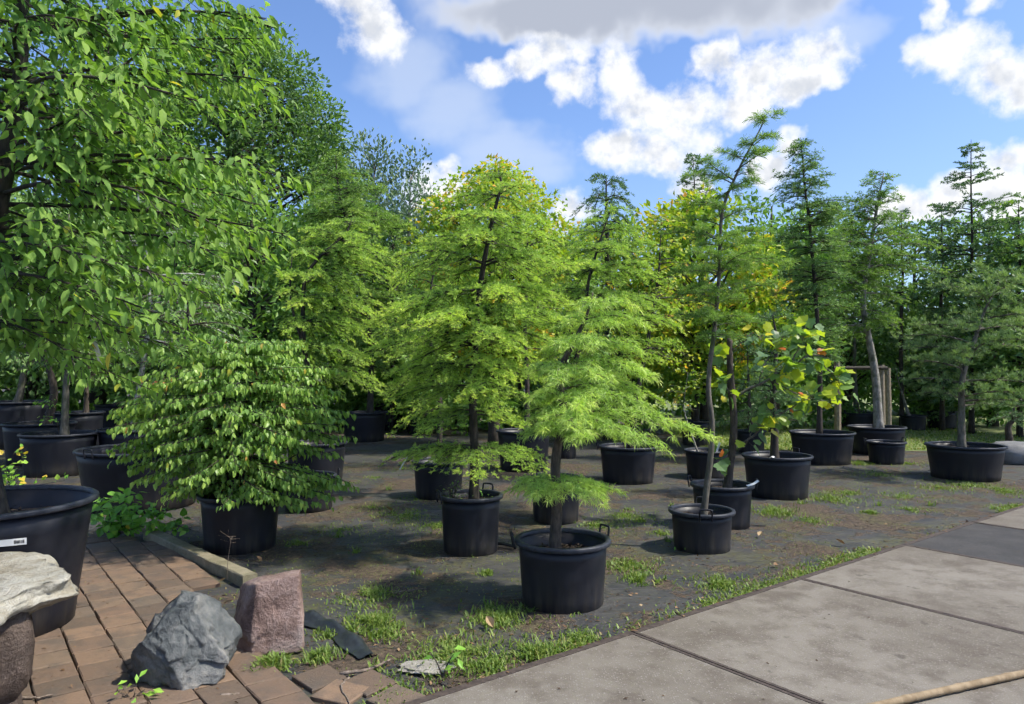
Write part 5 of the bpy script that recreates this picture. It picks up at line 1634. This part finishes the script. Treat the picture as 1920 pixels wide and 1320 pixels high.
# twisted trunk at the right edge
q = G(1893, 846)
tree('twisted_tree', 'small dark-crowned tree with a twisted reddish trunk beside the smooth boulder', 'tree',
     [(q.x, q.y, -.03), (q.x + .02, q.y, .25), (q.x - .04, q.y, .5), (q.x + .1, q.y, .75), (q.x + .12, q.y, 1.0)], .085,
     [(735, 1850, 1960, 6, .3), (765, 1845, 1960, 7, .1), (785, 1850, 1950, 6, -.05)], 'tuft', (M['bark_brown'], M['spruce']), tsp=.10, tw=(.08, .3), lmax=.35, osp=.06, k=10, nl=.07, nw=.008, brad=.014, tintb=.3, tints=.5)

# wooden post frame in the rear
Yp = 17.0
root = link('post_frame', None, None, (P(1610, 700, Yp).x, Yp, 0))
rb = np.array(root.location)
for (px, y0) in ((1569, 676), (1652, 684), (1664, 690)):
    top = P(px, y0, Yp + (0 if px < 1660 else .9))
    yy = Yp + (0 if px < 1660 else .9)
    V, fs = tube([(top.x, yy, -.06), (top.x + .01, yy, top.z * .5), (top.x, yy, top.z)], [.075, .072, .068], 10)
    link('post', mesh_np('post', V - rb, fs, M['timber'], smooth=False), root)
a, b_ = P(1560, 690, Yp), P(1660, 690, Yp)
V, fs = tube([(a.x, Yp - .08, a.z), (b_.x, Yp - .08, b_.z)], .045, 8)
link('rail', mesh_np('rail', V - rb, fs, M['bark_dark']), root)
tag(root, 'wooden frame of round posts and a dark rail behind the curved pale trunk', 'post frame')

# ------------------------------------------------------------------ tags, sticks, sheets
def strip(name, label, pts, width, mat, cat, normal=(0, -1, .2), thick=.0015, parent=None):
    pp = spline(pts, 10)
    t = nrm(np.gradient(pp, axis=0)); nn = nrm(np.array(normal, float))
    s = nrm(np.cross(t, nn)) * width / 2
    nz = nrm(np.cross(s, t)) * thick
    V = np.concatenate([pp - s - nz, pp + s - nz, pp - s + nz, pp + s + nz])
    n = len(pp)
    k = np.arange(n - 1)
    Q = np.concatenate([np.stack([k, k + n, k + n + 1, k + 1], -1), np.stack([k + 2 * n, k + 2 * n + 1, k + 3 * n + 1, k + 3 * n], -1), np.stack([k, k + 1, k + 2 * n + 1, k + 2 * n], -1), np.stack([k + n, k + 3 * n, k + 3 * n + 1, k + n + 1], -1)])
    ends = np.array([[0, 2 * n, 3 * n, n], [n - 1, 2 * n - 1, 4 * n - 1, 3 * n - 1]])
    base = pp[0]
    o = link(name, mesh_np(name, V - base, [Q, ends], mat), None, tuple(base))
    return tag(o, label, cat, None)


Yl = POT['l7']['y'] - .1
Yg = 6.0
strip('plant_tag', 'long pale plant tag hanging among the leaves of the overhanging tree', [tuple(P(172, 625, Yf + .3)), tuple(P(180, 650, Yf + .28)), tuple(P(190, 684, Yf + .3))], .03, M['white_tag'], 'plant tag')
strip('plant_tag', 'white loop tag on the pale whitish trunk', [tuple(P(276, 572, Yl)), tuple(P(263, 574, Yl - .02)), tuple(P(263, 600, Yl - .02))], .05, M['white_tag'], 'plant tag')
p = POT['r23']
strip('plant_tag', 'white tag sticking up from the pot with the thin leaning stem', [(p['x'] + .14, p['y'] - .1, p['soil'] - .02), (p['x'] + .15, p['y'] - .1, p['soil'] + .1), (p['x'] + .19, p['y'] - .12, p['soil'] + .2)], .035, M['white_tag'], 'plant tag')
p = POT['tulip']
strip('plant_tag', 'white tag hooked over the rim under the yellow lobed-leaf tree', [(p['x'] + p['r'] * .60, p['y'] - p['r'] * .60, p['h'] + .003), (p['x'] + p['r'] * .83, p['y'] - p['r'] * .50, p['h'] + .02), (p['x'] + p['r'] * 1.02, p['y'] - p['r'] * .40, p['h'] + .05)], .03, M['white_tag'], 'plant tag', (0, -.4, 1))
p = POT['pine_dark']
strip('plant_tag', 'small white tag on the rim of the dwarf pine pot', [(p['x'] - p['r'] * .50, p['y'] - p['r'] * .83, p['h'] + .002), (p['x'] - p['r'] * .46, p['y'] - p['r'] * .88, p['h'] + .02), (p['x'] - p['r'] * .42, p['y'] - p['r'] * .93, p['h'] + .01)], .04, M['white_tag'], 'plant tag', (0, -.4, 1))
p = POT['m15']
strip('plant_tag', 'white thin label dangling from the lowest branch of the broad larch', [tuple(P(764, 856, POT['larch_main']['y'] + .2)), tuple(P(758, 866, POT['larch_main']['y'] + .2)), tuple(P(749, 881, POT['larch_main']['y'] + .2))], .012, M['white_tag'], 'plant tag')

# bamboo cane on the slabs
a, b_ = G(1610, 1333, TOP + .02), G(1975, 1250, TOP + .02)
g = Geo()
n = 60
pp = np.array([np.array(a) + (np.array(b_) - np.array(a)) * t for t in np.linspace(-.3, 1.4, n)])
pp[:, 2] += .004 * np.sin(np.linspace(0, 5, n)) + .001
rad = np.full(n, .0185)
rad[::9] = .0215
g.add(*tube(pp, rad, 12))
o = link('bamboo_cane', g.mesh('bamboo_cane', M['bamboo'], (a.x, a.y, a.z), smooth=True, tint=False), None, tuple(a))
tag(o, 'long straw-coloured bamboo cane lying on the concrete slabs', 'cane')


def stick(label, pts, r0, name='stick'):
    pp = spline([tuple(G(x, y, z)) for x, y, z in pts], 16)
    pp = pp + rng.normal(0, .003, pp.shape) * [1, 1, .3]
    V, fs = tube(pp, np.linspace(r0, r0 * .5, 16), 6)
    o = link(name, mesh_np(name, V - pp[0], fs, M['twig'], smooth=True), None, tuple(pp[0]))
    tag(o, label, 'stick', 'fallen sticks')


stick('bent brown stick lying beside the loose pavers', [(640, 1262, .015), (675, 1258, .02), (705, 1250, .02), (732, 1236, .015)], .012)
stick('short pale stick by the foot of the blue-grey boulder', [(414, 1305, .012), (435, 1303, .014), (452, 1301, .012)], .014)
stick('thin dark twig on the pavers by the driftwood stump', [(36, 1308, .03), (70, 1308, .032), (100, 1302, .032)], .007)
stick('thin curved twig running down past the loose pavers', [(655, 1270, .012), (640, 1285, .02), (648, 1305, .015), (660, 1325, .012)], .007)
stick('thin straight straw on the membrane beside the broad larch pot', [(735, 1112, .012), (770, 1106, .014), (800, 1103, .012)], .004)

# folded strip of black plastic at the end of the path
g = Geo()
cl = [(572, 1160), (605, 1172), (640, 1190), (668, 1212), (690, 1232)]
pts = np.array([tuple(G(x, y, .0)) for x, y in cl])
pp = spline(pts, 24)
t = nrm(np.gradient(pp, axis=0)); s = np.cross(t, [0, 0, 1.0])
prof = [(-.055, .004), (-.045, .03), (-.02, .05), (.015, .038), (.03, .012), (.075, .006)]
V = []
for k in range(24):
    wv = 1 + .3 * math.sin(k * .9)
    for (u_, z_) in prof:
        V.append(pp[k] + s[k] * u_ * (1 + .2 * math.sin(k * .5)) + np.array([0, 0, z_ * wv * (1 - (k / 23.) ** 3 * .7)]))
V = np.array(V); m = len(prof)
i = np.arange(23)[:, None] * m; j = np.arange(m - 1)[None]
Q = np.stack([i + j, i + j + 1, i + m + j + 1, i + m + j], -1).reshape(-1, 4)
V2 = V - [0, 0, .004]
nV = len(V)
Q2 = Q[:, ::-1] + nV
base = pts[0]
o = link('plastic_strip', mesh_np('plastic_strip', np.vstack([V, V2]) - base, [np.vstack([Q, Q2])], M['black_sheet'], smooth=True), None, tuple(base))
tag(o, 'folded strip of black plastic sheet beside the pink granite block', 'plastic strip')
# black batten between the two front pots
a, b_ = G(925, 1018, .012), G(965, 1024, .012)
V, fs = tube([tuple(a), tuple((np.array(a) + np.array(b_)) / 2 + [0, 0, .01]), tuple(b_)], .018, 6)
o = link('drip_hose', mesh_np('drip_hose', V - np.array(a), fs, M['black_sheet']), None, tuple(a))
tag(o, 'short black hose end between the stepped larch pot and the broad larch pot', 'hose')

# crumbled mortar patch
c = G(800, 1252)
V, F = ico(4)
V = V * np.array([.16, .09, .012]) * (1 + .3 * fbm(V * 2.5, 4, 4))[:, None]
o = link('mortar_lump', mesh_np('mortar_lump', V, [F], M['rubble']), None, (c.x, c.y, .004))
tag(o, 'pale crumbled lump of mortar at the grassy pavement edge', 'mortar')

# ------------------------------------------------------------------ grass, weeds and litter on the ground
def gz(x, y):
    return gheight(np.asarray(x, float), np.asarray(y, float))


def blocked(x, y, pad=.0):
    ok = np.ones(len(x), bool)
    for p in POT.values():
        ok &= (x - p['x']) ** 2 + (y - p['y']) ** 2 > (p['r'] * .86 + pad) ** 2
    s = (x - E0[0]) * W_[0] + (y - E0[1]) * W_[1]
    ok &= s < -.005
    return ok


def grass_blades(geo, x, y, ht, r, wide=.006, tn=.45):
    n = len(x)
    a = r.uniform(0, 6.28, n); lean = r.uniform(.3, 1.3, n)
    b = np.stack([x, y, gz(x, y) - .004], -1)
    d = np.stack([np.cos(a) * lean, np.sin(a) * lean, np.ones(n)], -1)
    d = nrm(d)
    s = np.stack([-np.sin(a), np.cos(a), np.zeros(n)], -1) * (wide * r.uniform(.6, 1.4, n))[:, None] * .5
    L = ht
    m = b + d * (L * .55)[:, None]
    t = b + d * L[:, None] - np.array([0, 0, 1]) * (L * .25)[:, None]
    V = np.stack([b - s, b + s, m + s * .9, t, m - s * .9], 1).reshape(-1, 3)
    k = np.arange(n)[:, None] * 5
    tt = np.repeat(np.clip(r.normal(tn, .2, n), 0, 1), 5)
    geo.add(V, [k + np.array([[0, 1, 2, 4]]), k + np.array([[4, 2, 3]])], tt)


r = np.random.default_rng(5)
GR = Geo()
# (px, py, radius_px_x, n, height)
PATCH = [(690, 1120, 75, 700, .04), (700, 1165, 55, 900, .06), (720, 1185, 40, 500, .06), (930, 1158, 60, 900, .06), (850, 1228, 85, 1500, .06), (1000, 1222, 60, 700, .06), (920, 1245, 60, 600, .05), (1085, 1195, 40, 400, .05),
         (740, 1305, 60, 700, .05), (915, 1072, 18, 200, .05), (700, 1110, 40, 300, .04), (1180, 1060, 60, 600, .05), (1205, 1085, 35, 500, .06), (1120, 985, 60, 500, .04), (1170, 965, 60, 500, .04), (1200, 975, 50, 400, .04),
         (1450, 960, 45, 800, .07), (1520, 975, 40, 300, .04), (1560, 935, 60, 700, .06), (1590, 925, 30, 300, .06), (1700, 930, 70, 500, .04), (1630, 960, 15, 250, .05), (1820, 910, 75, 900, .05), (1760, 915, 30, 300, .06),
         (1650, 890, 60, 500, .04), (1610, 870, 30, 400, .08), (1710, 955, 30, 300, .04), (760, 965, 80, 900, .04), (820, 985, 50, 500, .04), (700, 950, 40, 300, .03), (560, 1015, 30, 300, .03), (640, 990, 60, 350, .03), (780, 935, 50, 300, .03),
         (510, 1245, 35, 500, .08), (600, 1230, 30, 300, .07), (610, 1190, 25, 250, .06), (1350, 1095, 50, 700, .05), (1180, 870, 40, 250, .04), (1250, 855, 60, 300, .04), (1240, 1000, 25, 200, .04), (1090, 1145, 30, 150, .04), (855, 1000, 40, 250, .03),
         (1700, 870, 50, 300, .05), (1880, 920, 40, 500, .05), (1000, 1140, 50, 250, .04), (480, 1255, 15, 120, .06), (1035, 1060, 20, 100, .04), (705, 895, 30, 200, .03), (760, 880, 60, 200, .03), (660, 905, 40, 150, .03), (880, 1040, 20, 80, .05), (1010, 1000, 30, 250, .05)]
for (px, py, rx, n, ht) in PATCH:
    n = int(n * 1.3)
    c = G(px, py)
    ra = rx * c.y / F_PX
    th = r.uniform(0, 6.28, n); q = np.abs(r.normal(0, .6, n))
    x = c.x + ra * q * np.cos(th); y = c.y + ra * 1.1 * q * np.sin(th)
    keep = (vnoise(np.stack([x * 9, y * 9, x * 0], -1), 3) > -.45) & blocked(x, y)
    x, y = x[keep], y[keep]
    grass_blades(GR, x, y, ht * 1.25 * r.uniform(.35, 1.2, len(x)), r, .008, .5)
# strip along the pavement edge
n = 9000
s = r.uniform(-.6, 9.5, n)
wdt = np.abs(r.normal(0, .11, n)) + .01
dn_ = vnoise(np.stack([s * 1.6, s * 0, s * 0], -1), 21) + .5 * vnoise(np.stack([s * 5, s * 0, s * 0], -1), 22)
keep = dn_ > -.3 + wdt * 1.0
keep |= (s > 1.25) & (s < 3.4) & (r.uniform(0, 1, n) < .8)
keep &= ~((s > -.2) & (s < .9) & (r.uniform(0, 1, n) < .8))
x = E0[0] + U[0] * s - W_[0] * wdt; y = E0[1] + U[1] * s - W_[1] * wdt
x, y = x[keep], y[keep]
grass_blades(GR, x, y, .06 * r.uniform(.4, 1.2, len(x)), r, .009, .55)
# scattered small blades and moss tufts everywhere
n = 42000
x = r.uniform(-4.5, 9, n); y = r.uniform(3.6, 15, n)
keep = (fbm(np.stack([x * 1.1 + 7, y * 1.3, x * 0], -1), 4, 31) > .16) & blocked(x, y, .02)
x, y = x[keep], y[keep]
grass_blades(GR, x, y, .022 * r.uniform(.5, 1.6, len(x)), r, .006, .55)
n = 30000
x = r.uniform(-3.5, 8, n); y = 3.6 + r.uniform(0, 1, n) ** 1.4 * 9
keep = (fbm(np.stack([x * 1.6 + 3, y * 1.9, x * 0], -1), 4, 61) > .22) & blocked(x, y, .02)
x, y = x[keep], y[keep]
grass_blades(GR, x, y, .014 * r.uniform(.5, 1.8, len(x)), r, .008, .78)
# a few spiky larger tufts
for k in range(46):
    cx_, cy_ = r.uniform(-2.5, 6.5), 3.9 + r.uniform(0, 1) ** 1.4 * 7
    m = 26
    x = cx_ + r.normal(0, .025, m); y = cy_ + r.normal(0, .025, m)
    kp = blocked(x, y, .03)
    grass_blades(GR, x[kp], y[kp], .10 * r.uniform(.4, 1.2, kp.sum()), r, .009, .5)
tag(link('grass', GR.mesh('grass', M['grass'])), 'green grass and weed tufts growing through the black membrane', 'grass', kind='stuff')
# joints between pavers and slabs
GJ = Geo()
for (px, py, n) in ((160, 1160, 60), (165, 1165, 60), (150, 1095, 40), (250, 1155, 60), (270, 1165, 50), (120, 1220, 50), (1755, 1036, 40), (1555, 1104, 40), (1745, 1032, 30)):
    c = G(px, py, .02)
    x = c.x + r.normal(0, .03, n); y = c.y + r.normal(0, .02, n)
    grass_blades(GJ, x, y, .05 * r.uniform(.4, 1.1, n), r, .006, .45)
tag(link('joint_weeds', GJ.mesh('joint_weeds', M['grass'])), 'small weeds growing in the joints of the paving', 'weeds', kind='stuff')
# turf on the lawn
GLn = Geo()
n = 16000
x = r.uniform(4.3, 13, n); y = 15.5 + r.uniform(0, 1, n) ** 1.5 * 8
keep = blocked(x, y)
x, y = x[keep], y[keep]
grass_blades(GLn, x, y, .10 * r.uniform(.4, 1.2, len(x)), r, .02, .62)
tag(link('lawn_grass', GLn.mesh('lawn_grass', M['grass'])), 'short yellowish lawn grass behind the open pine', 'grass', kind='stuff')

# litter: crumbs, dead leaves, chips
LT = Geo()
n = 15000
x = r.uniform(-4, 8, n); y = 3.4 + r.uniform(0, 1, n) ** 1.3 * 10
dn_ = fbm(np.stack([x * 1.3, y * 1.5, x * 0], -1), 4, 41)
keep = (dn_ > -.15) & blocked(x, y, .0)
x, y = x[keep], y[keep]; n = len(x)
pos = np.stack([x, y, gz(x, y) + .004], -1)
put(LT, LEAF_SIMPLE, pos, frames(r.normal(0, 1, (n, 3)) * [1, 1, .15], r.normal(0, .3, (n, 3)) + [0, 0, 1]), r.uniform(.012, .045, n), np.clip(r.normal(.35, .25, n), 0, 1))
# along the pavement edge
n = 700
s = r.uniform(-1.5, 9, n); wdt = np.abs(r.normal(0, .12, n)) - .03
x = E0[0] + U[0] * s - W_[0] * wdt; y = E0[1] + U[1] * s - W_[1] * wdt
z = np.where(wdt < 0, TOP + .006, gz(x, y) + .006)
put(LT, LEAF_SIMPLE, np.stack([x, y, z], -1), frames(r.normal(0, 1, (n, 3)) * [1, 1, .15], r.normal(0, .3, (n, 3)) + [0, 0, 1]), r.uniform(.015, .05, n), np.clip(r.normal(.4, .25, n), 0, 1))
# on slabs: small dark crumbs
n = 90
s = r.uniform(-2, 6, n); wdt = r.uniform(0, 1, n) ** 1.5 * 3
x = E0[0] + U[0] * s + W_[0] * wdt; y = E0[1] + U[1] * s + W_[1] * wdt
put(LT, LEAF_SIMPLE, np.stack([x, y, np.full(n, TOP + .006)], -1), frames(r.normal(0, 1, (n, 3)) * [1, 1, .1], r.normal(0, .3, (n, 3)) + [0, 0, 1]), r.uniform(.01, .03, n), np.clip(r.normal(.1, .15, n), 0, 1))
# on the pavers
n = 500
x = r.uniform(-4, -1, n); y = r.uniform(2.8, 6.2, n)
ok = np.array([in_path(np.array([a, b])) for a, b in zip(x, y)])
x, y = x[ok], y[ok]; n = len(x)
put(LT, LEAF_SIMPLE, np.stack([x, y, np.full(n, .026)], -1), frames(r.normal(0, 1, (n, 3)) * [1, 1, .1], r.normal(0, .3, (n, 3)) + [0, 0, 1]), r.uniform(.01, .03, n), np.clip(r.normal(.2, .2, n), 0, 1))
tag(link('leaf_litter', LT.mesh('leaf_litter', M['litter'])), 'brown crumbs and dead leaf litter scattered over the ground', 'litter', kind='stuff')

# single fallen leaves one can pick out
FL = [(925, 1182, .10, .95, 'curled tan fallen leaf in front of the stepped larch pot'), (737, 960, .10, .8, 'tan fallen leaf on the grass beside the broad larch pot'), (412, 1098, .06, .9, 'yellowish fallen leaf at the end of the kerb'),
      (1422, 1008, .09, .95, 'pale fallen leaf on the membrane near the tall thin larch pot'), (1460, 1063, .08, .7, 'reddish fallen leaf near the pavement edge grass'), (1585, 1024, .09, .75, 'orange fallen leaf between the grass tufts at the pavement edge'),
      (490, 1056, .07, .65, 'brown fallen leaf beside the bushy shrub pot'), (1380, 985, .06, .8, 'small tan fallen leaf at the foot of the lobed-leaf tree pot')]
for (px, py, sz, tn, lab) in FL:
    V, fs = leaf_template(.55, -.35, .45, 3)
    c = G(px, py)
    o = link('fallen_leaf', mesh_np('fallen_leaf', V * sz, fs, M['litter'], np.full(len(V), tn)), None, (c.x, c.y, .018 if px > 420 else .035))
    o.rotation_euler = (rng.normal(0, .2), rng.normal(0, .2), rng.uniform(0, 6.28))
    tag(o, lab, 'fallen leaf', 'fallen leaves')
# two upright weeds
def weed(label, px, py, ht, n, lsize, mat):
    c = G(px, py)
    st = []
    for q in range(n):
        a = rng.uniform(0, 6.28)
        st.append([(c.x, c.y, -.01), (c.x + .03 * math.cos(a), c.y + .03 * math.sin(a), ht * .5), (c.x + .07 * math.cos(a), c.y + .07 * math.sin(a), ht)])
    leafy_plant('weed_plant', label, st, lsize, mat, 4, (.6, .15), LEAF_SIMPLE, 'weed')


weed('upright pale green weed at the pavement edge beside the mortar lump', 830, 1266, .13, 2, .09, M['lime'])
weed('small leafy weed at the foot of the blue-grey boulder', 250, 1312, .06, 3, .06, M['lime'])
weed('small leafy weed by the tall thin larch pot', 1290, 1030, .05, 4, .05, M['lime'])
c = G(425, 1090)
g = Geo()
pp = spline([(c.x, c.y, .02), (c.x + .01, c.y, .18), (c.x + .03, c.y, .33), (c.x + .005, c.y, .36)], 14)
g.add(*tube(pp, np.linspace(.002, .001, 14), 5))
for q in range(14):
    a = pp[rng.integers(8, 14)]
    g.add(*sticks(a[None], (a + rng.normal(0, .04, 3))[None], .001, .001))
o = link('seed_stalk', g.mesh('seed_stalk', M['twig'], (c.x, c.y, 0), tint=False), None, (c.x, c.y, 0))
tag(o, 'thin dry seed stalk rising at the kerb end', 'stalk')
